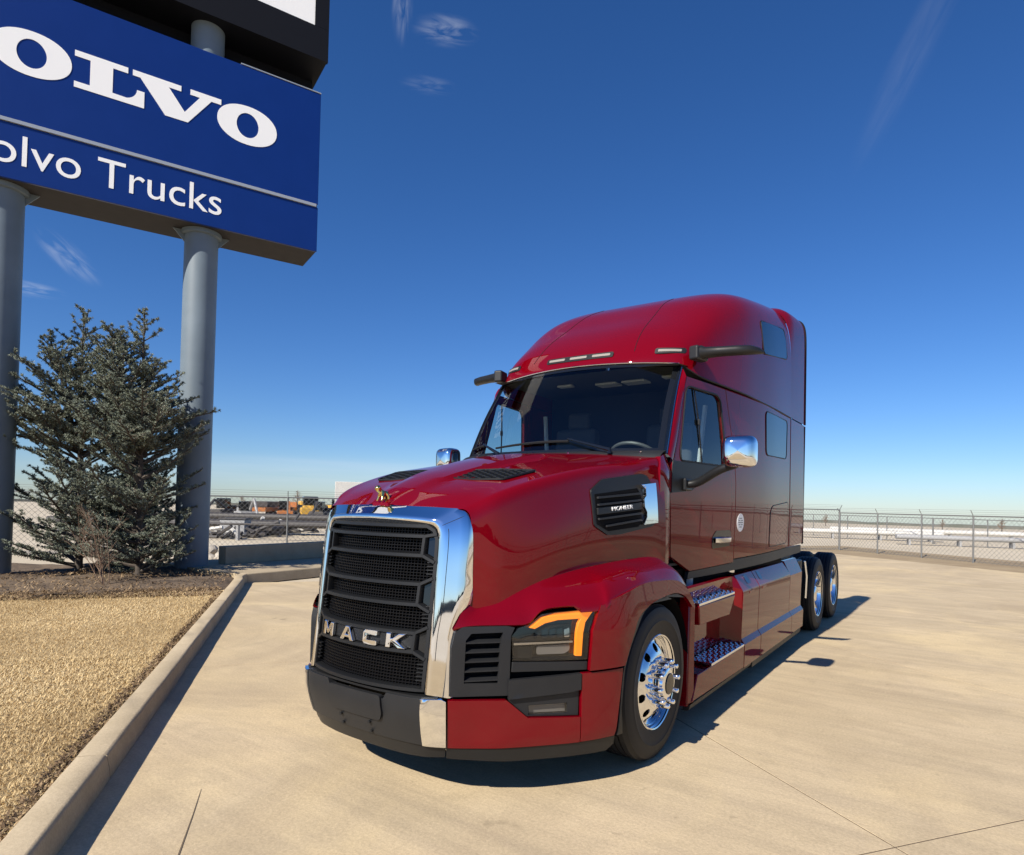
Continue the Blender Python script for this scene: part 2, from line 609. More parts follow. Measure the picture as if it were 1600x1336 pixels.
def crom(pts, n):
    """smooth curve through 3-D points, n samples in each interval"""
    P = [Vector(p) for p in pts]
    P = [P[0] * 2 - P[1]] + P + [P[-1] * 2 - P[-2]]
    out = []
    for i in range(1, len(P) - 2):
        for k in range(n):
            t = k / n
            a, b, c, d = P[i - 1], P[i], P[i + 1], P[i + 2]
            out.append(0.5 * ((2 * b) + (c - a) * t + (2 * a - 5 * b + 4 * c - d) * t * t + (3 * b - a - 3 * c + d) * t ** 3))
    out.append(P[-2])
    return out


def sstep(a, b, x):
    t = min(max((x - a) / (b - a), 0), 1)
    return t * t * (3 - 2 * t)


def round_poly(pts, r, n=4):
    """round the corners of a closed 2-D polygon; r a number or one per corner"""
    out = []
    L = len(pts)
    for i in range(L):
        p = Vector(pts[i][:2])
        a = Vector(pts[i - 1][:2])
        b = Vector(pts[(i + 1) % L][:2])
        rr = r[i] if isinstance(r, (list, tuple)) else r
        if rr <= 0:
            out.append(tuple(p))
            continue
        da, db = (a - p), (b - p)
        q = min(rr, da.length * 0.45, db.length * 0.45)
        s, e = p + da.normalized() * q, p + db.normalized() * q
        for k in range(n + 1):
            t = k / n
            v = s * (1 - t) ** 2 + p * 2 * t * (1 - t) + e * t * t
            out.append(tuple(v))
    return out


def poly_panel(name, surf, outer, mat, parent, holes=(), off=0.0, thick=0.02, step=0.06, sx=1, bevel=0.0, angle=40):
    """a sheet with thickness cut to a 2-D outline and laid on surf(u, v, offset)"""
    loops = [[Vector((p[0], p[1], 0)) for p in outer]] + [[Vector((p[0], p[1], 0)) for p in h] for h in holes]
    flat = [p for l in loops for p in l]
    tris = geometry.tessellate_polygon(loops)
    bm = bmesh.new()
    vs = [bm.verts.new(p) for p in flat]
    for t in tris:
        try:
            bm.faces.new([vs[i] for i in t])
        except ValueError:
            pass
    bmesh.ops.remove_doubles(bm, verts=bm.verts, dist=1e-5)
    lo = [min(p[k] for p in outer) for k in (0, 1)]
    hi = [max(p[k] for p in outer) for k in (0, 1)]
    if step:
        for k in (0, 1):
            n = int((hi[k] - lo[k]) / step)
            for i in range(1, n + 1):
                co = Vector((0, 0, 0))
                co[k] = lo[k] + (hi[k] - lo[k]) * i / (n + 1)
                no = Vector((0, 0, 0))
                no[k] = 1
                bmesh.ops.bisect_plane(bm, geom=bm.verts[:] + bm.edges[:] + bm.faces[:], plane_co=co, plane_no=no, dist=1e-5)
    bmesh.ops.recalc_face_normals(bm, faces=bm.faces)
    bm.verts.ensure_lookup_table()
    if thick:
        edges = [e for e in bm.edges if len(e.link_faces) == 1]
        low = {}
        for e in edges:
            for v in e.verts:
                if v not in low:
                    low[v] = bm.verts.new((v.co.x, v.co.y, -1.0))
        for e in edges:
            a, b = e.verts
            bm.faces.new((a, b, low[b], low[a]))
    # map
    c0 = surf(sum(p[0] for p in outer) / len(outer), sum(p[1] for p in outer) / len(outer), 0.0)
    c1 = surf(sum(p[0] for p in outer) / len(outer), sum(p[1] for p in outer) / len(outer), 0.1)
    for v in bm.verts:
        q = surf(v.co.x, v.co.y, off - (thick if v.co.z < -0.5 else 0.0))
        v.co = Vector((q[0] * sx, q[1], q[2]))
    bmesh.ops.recalc_face_normals(bm, faces=bm.faces)
    # make the top faces look outwards
    nrm = Vector((c1[0] - c0[0], c1[1] - c0[1], c1[2] - c0[2]))
    nrm.x *= sx
    bm.faces.ensure_lookup_table()
    s = sum((f.normal.dot(nrm) * f.calc_area() for f in bm.faces if abs(f.normal.dot(nrm.normalized())) > 0.35))
    if s < 0:
        bmesh.ops.reverse_faces(bm, faces=bm.faces)
    me = bpy.data.meshes.new(name)
    bm.to_mesh(me)
    bm.free()
    o = link_mesh(name, me, mat, parent, True, angle)
    if bevel:
        add_bevel(o, bevel)
    return o


def text_mesh(body, size, extrude, shear=0.0, spacing=1.0):
    cu = bpy.data.curves.new('lettering', 'FONT')
    cu.body = body
    cu.size = size
    cu.extrude = extrude
    cu.shear = shear
    cu.space_character = spacing
    cu.resolution_u = 6
    o = bpy.data.objects.new('lettering', cu)
    COL.objects.link(o)
    dg = bpy.context.evaluated_depsgraph_get()
    me = bpy.data.meshes.new_from_object(o.evaluated_get(dg))
    bpy.data.objects.remove(o)
    bpy.data.curves.remove(cu)
    return me


# frame of the lot: E1 along the kerb (towards the camera), E2 across it
E1 = Vector((0.806, -0.592, 0)).normalized()
E2 = Vector((0.592, 0.806, 0)).normalized()


def P(a, b, z=0.0):
    return E1 * a + E2 * b + Vector((0, 0, z))


# ================================================================== SETTING
# terrain: one sheet to the horizon, falling away very gently beyond the lot
def terrain():
    mb = MB()
    rings = [0, 8, 16, 24, 30, 36, 44, 56, 75, 100, 150, 230, 400, 700, 1400, 3000]
    na = 72
    rows = []
    for r in rings:
        row = []
        for k in range(na):
            a = 2 * PI * k / na
            x, y = 3 + r * math.sin(a), 6 + r * math.cos(a)
            az = math.degrees(math.atan2(math.sin(a), math.cos(a)))
            sl = 0.0085 + 0.009 * sstep(-45, 0, az) * sstep(70, 30, abs(az))
            dz = -sl * max(0, r - 42)
            if r >= 44:
                dz += random.uniform(-0.1, 0.1) * min(1, r / 200)
            row.append((x, y, -0.045 + dz))
        rows.append(row)
    mb.grid(rows, close_v=True)
    o = mb.build('ground', M['gravel'], None, True, 180)
    me = o.data
    bm = bmesh.new()
    bm.from_mesh(me)
    bmesh.ops.remove_doubles(bm, verts=bm.verts, dist=1e-4)
    bmesh.ops.recalc_face_normals(bm, faces=bm.faces)
    if sum(f.normal.z for f in bm.faces) < 0:
        bmesh.ops.reverse_faces(bm, faces=bm.faces)
    bm.to_mesh(me)
    bm.free()
    tag(o, kind='structure')


terrain()


def flat_poly(name, pts, z, mat, kind='structure'):
    mb = MB()
    mb.add([(p.x, p.y, z) for p in pts], [tuple(range(len(pts)))])
    o = mb.build(name, mat, None, False)
    if o.data.polygons[0].normal.z < 0:
        o.data.flip_normals()
    tag(o, kind=kind)
    return o


# concrete lot: joint bed + one slab object per slab
W_DIR = Vector((-0.03, 1.0, 0)).normalized()
W_N = Vector((W_DIR.y, -W_DIR.x, 0))
lot = flat_poly('concrete_lot', [P(-9.7, -1.64), P(24, -1.64), P(24, 19.2), P(-9.7, 18.6)], -0.0018, M['joint'])


def slab_mesh(w, h):
    mb = MB()
    t, b = 0.022, 0.0012
    x, y = w / 2, h / 2
    lo = [(-x, -y, -t), (x, -y, -t), (x, y, -t), (-x, y, -t)]
    mi = [(-x, -y, -b), (x, -y, -b), (x, y, -b), (-x, y, -b)]
    hi = [(-x + b, -y + b, 0), (x - b, -y + b, 0), (x - b, y - b, 0), (-x + b, y - b, 0)]
    mb.add(lo + mi + hi, [(8, 9, 10, 11)] + [(i, (i + 1) % 4, 4 + (i + 1) % 4, 4 + i) for i in range(4)] + [(4 + i, 4 + (i + 1) % 4, 8 + (i + 1) % 4, 8 + i) for i in range(4)])
    me = mb.mesh('slab')
    me.materials.append(M['concrete'])
    return me


e1_edges = [-9.7, -3.0, 1.56, 6.1, 10.6, 15.1, 19.6, 24.0]
e2_edges = [-1.64, -1.10, 2.23, 5.6, 9.0, 12.4, 15.8, 18.9]
slab_cache = {}
rot_e = Matrix((E1, E2, UPV)).transposed().to_4x4()
cells = []
for i in range(len(e1_edges) - 1):
    for j in range(1, len(e2_edges) - 1):
        cells.append((e1_edges[i], e1_edges[i + 1], -1.64 if j == 1 else e2_edges[j], e2_edges[j + 1]))
for (a0, a1, b0, b1) in cells:
    for _ in (0,):
        g = 0.009
        w = a1 - a0 - g
        h = b1 - b0 - g
        key = (round(w, 3), round(h, 3))
        if key not in slab_cache:
            slab_cache[key] = slab_mesh(w, h)
        o = bpy.data.objects.new('slab', slab_cache[key])
        COL.objects.link(o)
        mm = rot_e.copy()
        mm.translation = P((a0 + a1) / 2, (b0 + b1) / 2, 0)
        o.matrix_world = mm
        o.parent = lot

for i, (a0, a1) in enumerate(((-13.4, -9.7), (-17.0, -13.4))):
    for j in range(4, len(e2_edges) - 1):
        w, h = a1 - a0 - 0.007, e2_edges[j + 1] - e2_edges[j] - 0.007
        o = bpy.data.objects.new('slab', slab_mesh(w, h))
        COL.objects.link(o)
        mm = rot_e.copy()
        mm.translation = P((a0 + a1) / 2, (e2_edges[j] + e2_edges[j + 1]) / 2, 0)
        o.matrix_world = mm
        o.parent = lot

# saw cut beside the kerb, dying out up the lot
mb = MB()
cut = []
for k in range(31):
    a = -0.10 + 0.30 * k
    w = 0.0045 * min(1, (k + 1) / 4)
    jx = 0.004 * math.sin(a * 3.1) + random.uniform(-.0012, .0012)
    cut.append((P(a, -1.10 + jx - w, 0.0025), P(a, -1.10 + jx + w, 0.0025)))
mb.grid(cut)
o = mb.build('saw_cut', M['joint'], lot, False)
if o.data.polygons[0].normal.z < 0:
    o.data.flip_normals()

# verge of dirt beyond the lot, lawn, mulch
flat_poly('dirt_verge', [P(-20, 18.75), P(26, 18.75), P(26, 24), P(-20, 24)], -0.018, M['dirt'])
flat_poly('lawn', [P(-7.9, -1.80), P(12, -1.80), P(12, -16), P(-7.9, -16)], 0.105, M['soil'])


def mulch_bed():
    mb = MB()
    rows = []
    for i in range(40):
        row = []
        for j in range(60):
            a = -7.5 - 5.2 * i / 39
            b = -1.80 - 13 * j / 59
            edge = 0.35 * math.sin(b * 2.1) + 0.2 * math.sin(b * 5.3 + 1)
            a2 = a + (edge if i == 0 else 0)
            z = 0.11 + 0.05 * math.sin(a * 2.3 + b) * math.sin(b * 1.7) + random.uniform(0, 0.03)
            if i == 0:
                z = 0.10
            if i == 39 or j == 0:
                z = 0.06
            row.append(P(a2, b, z))
        rows.append(row)
    mb.grid(rows)
    o = mb.build('mulch_bed', M['mulch'], None, True, 60, fix=True)
    if sum(p.normal.z for p in o.data.polygons) < 0:
        o.data.flip_normals()
    tag(o, kind='structure')


mulch_bed()

# kerb in cast lengths
kerb = empty('kerb')
tag(kerb, kind='structure')


def kerb_profile():
    pr = [(-0.165, -0.02), (-0.165, 0.135), (-0.155, 0.145)]
    for k in range(6):
        a = PI / 2 * k / 5
        pr.append((-0.028 + 0.028 * math.sin(a), 0.147 - 0.028 + 0.028 * math.cos(a)))
    pr += [(0.012, 0.05), (0.02, -0.02)]
    return pr


def kerb_piece(a0, a1, frame_e1, base):
    mb = MB()
    pr = kerb_profile()
    n = max(2, int((a1 - a0) / 0.25))
    rows = []
    for i in range(n + 1):
        a = a0 + (a1 - a0) * i / n
        rows.append([base(a, q, z + random.uniform(-0.0025, 0.0025), i / n) for q, z in pr])
    mb.grid(rows)
    mb.f.append(tuple(range(len(pr))))
    mb.f.append(tuple(n * len(pr) + k for k in range(len(pr)))[::-1])
    o = mb.build('kerb_stone', M['kerb'], kerb, True, 50, fix=True)


edges = [-9.2, -6.4, -3.4, -0.4, 2.6, 5.6, 8.6, 12]
for i in range(len(edges) - 1):
    kerb_piece(edges[i] + 0.005, edges[i + 1] - 0.005, E1, lambda a, q, z, t: P(a, -1.64 + q, z))
# return kerb across the end of the lot, swinging round from the long kerb
RC = P(-9.2, -1.64) + W_N * -0.35 + W_DIR * 0.30
ed2 = [0.0, 3.0, 6.0, 9.0, 12.0]
for i in range(len(ed2) - 1):
    kerb_piece(ed2[i] + 0.005, ed2[i + 1] - 0.005, E2, lambda a, q, z, t: RC + W_DIR * a + W_N * q + Vector((0, 0, z * 1.25)))
ca, cb = P(-9.2, -1.64), RC


def corner(a, q, z, t):
    c = ca.lerp(cb, t)
    bend = (ca + E1 * -0.35).lerp(cb - W_DIR * 0.2, 0.5)
    c = ca * (1 - t) ** 2 + bend * 2 * t * (1 - t) + cb * t * t
    n = (E2 * (1 - t) + W_N * t).normalized()
    return c + n * q + Vector((0, 0, z * (1 + 0.25 * t)))


kerb_piece(0.0, 1.0, E1, corner)

# pad and low wall at the end of the lot
mb = MB()
pts = [RC + W_N * -0.16 - W_DIR * 0.1, RC + W_N * -0.16 + W_DIR * 13, RC + W_N * -3.2 + W_DIR * 13, RC + W_N * -3.2 - W_DIR * 0.1]
mb.hexa([Vector((p.x, p.y, -0.03)) for p in pts] + [Vector((p.x, p.y, 0.178)) for p in pts])
tag(mb.build('concrete_pad', M['kerb'], None, False, fix=True), kind='structure')
wl = RC + W_N * -1.95 + W_DIR * 0.75
low_wall = empty('low_wall', (wl.x, wl.y, 0.175))
tag(low_wall, 'low concrete retaining wall with shaded face behind the kerb end', 'wall')
bounds = [0.0, 3.0, 6.0, 9.0]
for i in range(3):
    mb = MB()
    a, b = bounds[i] + 0.01, bounds[i + 1] - 0.01
    q = [W_DIR * a, W_DIR * b, W_DIR * b - W_N * 0.28, W_DIR * a - W_N * 0.28]
    mb.hexa([Vector((p.x, p.y, 0)) for p in q] + [Vector((p.x, p.y, 0.40)) for p in q])
    mb.build('wall_block', M['kerb'], low_wall, False, fix=True, bevel=0.015)

# ================================================================== SIGN
SD = Vector((0.365, 0.931, 0)).normalized()          # along the sign
SN = Vector((SD.y, -SD.x, 0))                         # out of its face
P2 = Vector((-10.95, 4.47, 0.0))
sign = empty('pylon_sign', (P2.x, P2.y, 0.1))
tag(sign, 'tall two-pole blue dealer sign with white lettering on the lawn', 'sign')


def sp(s, z, d=0.0):
    """point on the sign: s along, z up, d out of the centre plane (in the frame of the sign's base)"""
    v = SD * s + SN * d
    return Vector((v.x, v.y, z - 0.1))


def sbox(name, s0, s1, z0, z1, d0, d1, mat, parent=sign, bevel=0.0):
    mb = MB()
    mb.hexa([sp(s0, z0, d1), sp(s1, z0, d1), sp(s1, z0, d0), sp(s0, z0, d0), sp(s0, z1, d1), sp(s1, z1, d1), sp(s1, z1, d0), sp(s0, z1, d0)])
    return mb.build(name, mat, parent, False, fix=True, bevel=bevel)


for s in (0.0, -3.38):
    mb = MB()
    b = sp(s, 0.05)
    prof = [(0.335, 0.0), (0.335, 14.0)]
    rows = [[(b.x + r * math.cos(q), b.y + r * math.sin(q), z) for q in (2 * PI * k / 48 for k in range(48))] for r, z in ((0.335, -0.15), (0.335, 4), (0.335, 8), (0.335, 13.0))]
    mb.grid(rows, close_v=True)
    po = mb.build('pole', M['pole'], sign, True, 40, fix=True)
    # collar and gussets where the pole enters the cabinet
    mb = MB()
    rows = [[(b.x + r * math.cos(q), b.y + r * math.sin(q), z - 0.1) for q in (2 * PI * k / 48 for k in range(48))] for r, z in ((0.34, 7.36), (0.40, 7.38), (0.40, 7.462), (0.30, 7.462))]
    mb.grid(rows, close_v=True)
    mb.build('collar', M['pole'], po, True, 30, fix=True)
    for dd in (-1, 1):
        mb = MB()
        c = sp(s + dd * 0.335, 7.46)
        e = SD * dd
        t = SN * 0.015
        A, B, C = c, c + e * 0.22, c - Vector((0, 0, 0.25))
        mb.add([A + t, B + t, C + t, A - t, B - t, C - t], [(0, 1, 2), (5, 4, 3), (0, 3, 4, 1), (1, 4, 5, 2), (2, 5, 3, 0)])
        mb.build('gusset', M['pole'], po, False, fix=True)
S0, S1 = -6.05, 2.33
FD, BD = 0.55, -0.62
sbox('sign_cabinet', S0, S1, 7.47, 11.18, BD, FD - 0.06, M['soffit'])
sbox('face_panel', S0 - 0.01, S1 + 0.01, 8.575, 11.19, FD - 0.058, FD, M['signblue'], bevel=0.01)
sbox('face_panel', S0 - 0.01, S1 + 0.01, 7.46, 8.495, FD - 0.058, FD, M['signblue'], bevel=0.01)
sbox('trim_strip', S0 - 0.01, S1 - 0.03, 8.50, 8.57, FD - 0.058, FD + 0.025, M['signtrim'], bevel=0.006)
sbox('top_strip', 0.6, S1 + 0.01, 11.194, 11.215, FD - 0.05, FD + 0.012, M['signtrim'])
sbox('upper_cabinet', S0, 2.45, 11.99, 15.0, BD - 0.5, FD - 0.05, M['signblack'])
sbox('dark_infill', S0, 2.36, 11.20, 11.988, BD - 0.02, -0.345, M['signblack'])
sbox('upper_frame', S0, 2.47, 11.98, 12.74, FD - 0.048, FD + 0.03, M['signblack'])
sbox('upper_frame', 2.15, 2.47, 12.744, 15.0, FD - 0.048, FD + 0.03, M['signblack'])
sbox('white_panel', S0, 2.147, 12.744, 15.0, FD - 0.048, FD + 0.012, M['white'])


def on_face(name, loops, s0, z0, mat, depth=0.008, parent=sign):
    def surf(u, v, o):
        return sp(s0 + u, z0 + v, FD + o)
    return poly_panel(name, surf, loops[0], mat, parent, holes=loops[1:], off=depth, thick=depth - 0.001, step=0)


def oval(cx, cy, rx, ry, n=48, p=2.0):
    return [(cx + rx * math.copysign(abs(math.cos(a)) ** (2 / p), math.cos(a)), cy + ry * math.copysign(abs(math.sin(a)) ** (2 / p), math.sin(a))) for a in (2 * PI * k / n for k in range(n))]


def arc(cx, cy, r, a0, a1, n=6):
    return [(cx + r * math.cos(math.radians(a0 + (a1 - a0) * k / n)), cy + r * math.sin(math.radians(a0 + (a1 - a0) * k / n))) for k in range(n + 1)]


gl_O = [oval(0.61, 0.42, 0.61, 0.425, p=2.1), oval(0.61, 0.42, 0.225, 0.27)]
gl_L = [[(0, 0), (1.16, 0), (1.16, 0.33), (1.03, 0.33)] + arc(0.80, 0.33, 0.23, 0, -75, 6)[1:] + [(0.62, 0.115), (0.62, 0.605), (0.87, 0.605), (0.87, 0.72), (0, 0.72), (0, 0.605), (0.25, 0.605), (0.25, 0.115), (0, 0.115)]]
gl_V = [[(0, 0.72), (0, 0.605), (0.13, 0.605), (0.585, 0.0), (1.00, 0.0), (1.43, 0.605), (1.62, 0.605), (1.62, 0.72), (1.03, 0.72), (1.03, 0.605), (1.21, 0.605), (0.935, 0.20), (0.635, 0.605), (0.86, 0.605), (0.86, 0.72)]]
for g, s0, z0 in ((gl_V, -5.12, 9.52), (gl_O, -3.60, 9.47), (gl_L, -2.34, 9.53), (gl_V, -1.39, 9.53), (gl_O, 0.16, 9.46)):
    on_face('letter', g, s0, z0, M['white'])

tm = text_mesh('Volvo Trucks', 1.0, 0.02)
xs = [v.co.x for v in tm.vertices]
ys = [v.co.y for v in tm.vertices]
w_ = max(xs) - min(xs)
cap = 0.73
kx = 4.36 / w_
caph = max(ys) - min(ys)
kz = 0.565 / caph
for v in tm.vertices:
    q = sp(-4.06 + (v.co.x - min(xs)) * kx, 7.735 + (v.co.y - min(ys)) * kz, FD + 0.004 + v.co.z * 0.15)
    v.co = q
link_mesh('lettering', tm, M['white'], sign, False)

# ================================================================== FENCES


def chain_fence(A, B, h, label, n_post, arm=True, cell=0.075, gap_wire=0.0025):
    A, B = Vector(A), Vector(B)
    L = (B - A).length
    t = (B - A) / L
    root = empty('chainlink_fence', A)
    tag(root, label, 'fence')
    nrm = Vector((t.y, -t.x, 0))

    def q(s, z, d=0.0):
        return t * s + nrm * d + Vector((0, 0, z))
    for i in range(n_post + 1):
        s = L * i / n_post
        mb = MB()
        mb.tube([q(s, -0.1), q(s, h + 0.02)], 0.028 if i % 4 else 0.042, 8)
        if arm:
            mb.tube([q(s, h), q(s, h + 0.20, 0.13)], 0.012, 5)
        mb.build('post', M['galv'], root, True, 50)
    for z in (h, 0.06):
        mb = MB()
        mb.tube([q(0, z), q(L, z)], 0.021 if z > 1 else 0.006, 6)
        mb.build('rail', M['galv'], root)
    if arm:
        for k in range(3):
            mb = MB()
            z, d = h + 0.20 * (k + 1) / 3, 0.13 * (k + 1) / 3
            mb.tube([q(0, z, d), q(L, z, d)], 0.004, 4)
            mb.build('barbed_wire', M['galv'], root)
    # mesh of crossing wires
    vs, fs = [], []
    n = int((L + h) / cell)
    r = gap_wire

    def wire(s0, z0, s1, z1, d):
        o = len(vs)
        for (s, z) in ((s0, z0), (s1, z1)):
            vs.extend([q(s - r, z, d), q(s + r, z, d), q(s, z + 0.0, d + r * 1.6)])
        fs.extend([(o, o + 1, o + 4, o + 3), (o + 1, o + 2, o + 5, o + 4), (o + 2, o, o + 3, o + 5)])
    for i in range(n):
        s = -h + i * cell
        a, b = max(0, s), min(L, s + h)
        if b > a:
            wire(a, a - s, b, b - s, 0.004)
            wire(a, h - (a - s), b, h - (b - s), -0.004)
    me = bpy.data.meshes.new('wire_mesh')
    me.from_pydata(vs, [], fs)
    o = link_mesh('wire_mesh', me, M['galv'], root, False)
    tag(o, kind='stuff')


fa, fb, fc = P(-17.4, -16), P(-17.4, 21.3), P(24, 20.2)
chain_fence((fa.x, fa.y, -0.03), (fb.x, fb.y, -0.03), 1.75, 'galvanised chain-link yard fence behind the cedars and the sign pole', 15, cell=0.15, gap_wire=0.0052)
chain_fence((fb.x, fb.y, -0.03), (fc.x, fc.y, -0.03), 1.62, 'galvanised chain-link fence with barbed wire arms to the right of the truck', 21, cell=0.16, gap_wire=0.0045)
fd, fe = P(-34, 33), P(40, 29)
chain_fence((fd.x, fd.y, -0.1), (fe.x, fe.y, -0.25), 1.5, 'farther chain-link fence across the pale yard right of the truck', 24, arm=False, cell=0.3, gap_wire=0.004)

# ================================================================== ROCKS
rk = empty('rock_pile', P(-15.7, -2.0, 0.0))
tag(rk, 'pile of pale riprap rocks by the foot of the sign pole', 'rocks')
rm = []
for k in range(5):
    bm = bmesh.new()
    bmesh.ops.create_icosphere(bm, subdivisions=2, radius=0.22)
    for v in bm.verts:
        n_ = v.co.normalized()
        v.co *= random.uniform(0.78, 1.15)
    for _ in range(7):
        d = Vector((random.gauss(0, 1), random.gauss(0, 1), random.gauss(0, 1))).normalized()
        for v in bm.verts:
            e = v.co.dot(d) - 0.15
            if e > 0:
                v.co -= d * e
    me = bpy.data.meshes.new('rock')
    bm.to_mesh(me)
    bm.free()
    me.materials.append(M['rock'])
    rm.append(me)
for k in range(85):
    o = bpy.data.objects.new('rock', random.choice(rm))
    COL.objects.link(o)
    o.parent = rk
    a, b = random.uniform(-1.0, 1.0), random.uniform(-3.2, 1.3)
    v = E1 * a + E2 * b
    o.location = (v.x, v.y, random.uniform(0.0, 0.22) * (1.2 - abs(a)))
    o.rotation_euler = [random.uniform(0, 6.28) for _ in range(3)]
    s = random.uniform(0.5, 1.05)
    o.scale = (s, s * random.uniform(0.7, 1.2), s * random.uniform(0.6, 0.9))

# ================================================================== LAWN BLADES AND LITTER


def blades(name, pts, h0, h1, w, mat, lean, flat=0.0):
    """one bent triangle pair per blade, vertices in numpy"""
    n = len(pts)
    ang = rng.uniform(0, 2 * np.pi, n)
    ln = rng.uniform(lean[0], lean[1], n)
    h = rng.uniform(h0, h1, n)
    d = np.stack([np.cos(ang), np.sin(ang), np.zeros(n)], 1)
    s = np.stack([-np.sin(ang), np.cos(ang), np.zeros(n)], 1) * (w * rng.uniform(0.6, 1.3, n))[:, None]
    upv = np.array([0, 0, 1.0])
    midp = pts + d * (h * np.sin(ln) * 0.5)[:, None] + upv * (h * np.cos(ln) * 0.62)[:, None]
    tip = pts + d * (h * np.sin(ln) * 1.15)[:, None] + upv * (h * np.cos(ln) * 0.85)[:, None]
    V = np.stack([pts - s, pts + s, midp + s * 0.8, midp - s * 0.8, tip], 1).reshape(-1, 3)
    b = np.arange(n)[:, None] * 5
    F = np.concatenate([b + np.array([[0, 1, 2]]), b + np.array([[0, 2, 3]]), b + np.array([[3, 2, 4]])], 0)
    me = np_mesh(name, V, F, 3)
    at = me.attributes.new('tone', 'FLOAT', 'POINT')
    tone = np.clip(rng.normal(0.5, 0.22, n) + 0.25 * np.sin(pts[:, 0] * 1.9 + 1.3 * np.sin(pts[:, 1] * 1.3)) * np.sin(pts[:, 1] * 1.6), 0, 1)
    at.data.foreach_set('value', np.repeat(tone, 5).astype(np.float32))
    o = link_mesh(name, me, mat, None, False)
    tag(o, kind='stuff')
    return o


def region(n, a0, a1, b0, b1, z, bias=1.0):
    u = rng.uniform(0, 1, n)
    a = a1 - (a1 - a0) * u ** bias
    b = rng.uniform(b0, b1, n)
    e1, e2 = np.array(E1), np.array(E2)
    return e1 * a[:, None] + e2 * b[:, None] + np.array([0, 0, z])


pts = np.concatenate([region(190000, -3.2, 0.6, -5.6, -1.83, 0.10), region(150000, -7.7, -3.0, -8.5, -1.83, 0.10), region(9000, -7.7, 0.6, -1.87, -1.815, 0.10)])
blades('dry_grass', pts, 0.018, 0.052, 0.0024, M['grass'], (0.50, 1.42))
pts = np.concatenate([region(9000, -8.2, -7.2, -9, -1.9, 0.11), region(5000, -11, -7.8, -9, -1.9, 0.16)])
blades('dry_litter', pts, 0.03, 0.10, 0.008, M['litter'], (0.9, 1.55))
pts = region(5200, -7.6, 0.8, -1.90, -1.81, 0.115)
blades('edge_litter', pts, 0.02, 0.05, 0.006, M['litter'], (0.7, 1.5))

# ================================================================== TREES


class Tree:
    def __init__(self, seed):
        self.r = random.Random(seed)
        self.wood = MB()
        self.nv = []       # spur: position, axis, length, tone

    def limb(self, pts, r0, r1, n=5):
        k = len(pts)
        self.wood.tube(pts, [r0 + (r1 - r0) * i / (k - 1) for i in range(k)], n, caps=False)


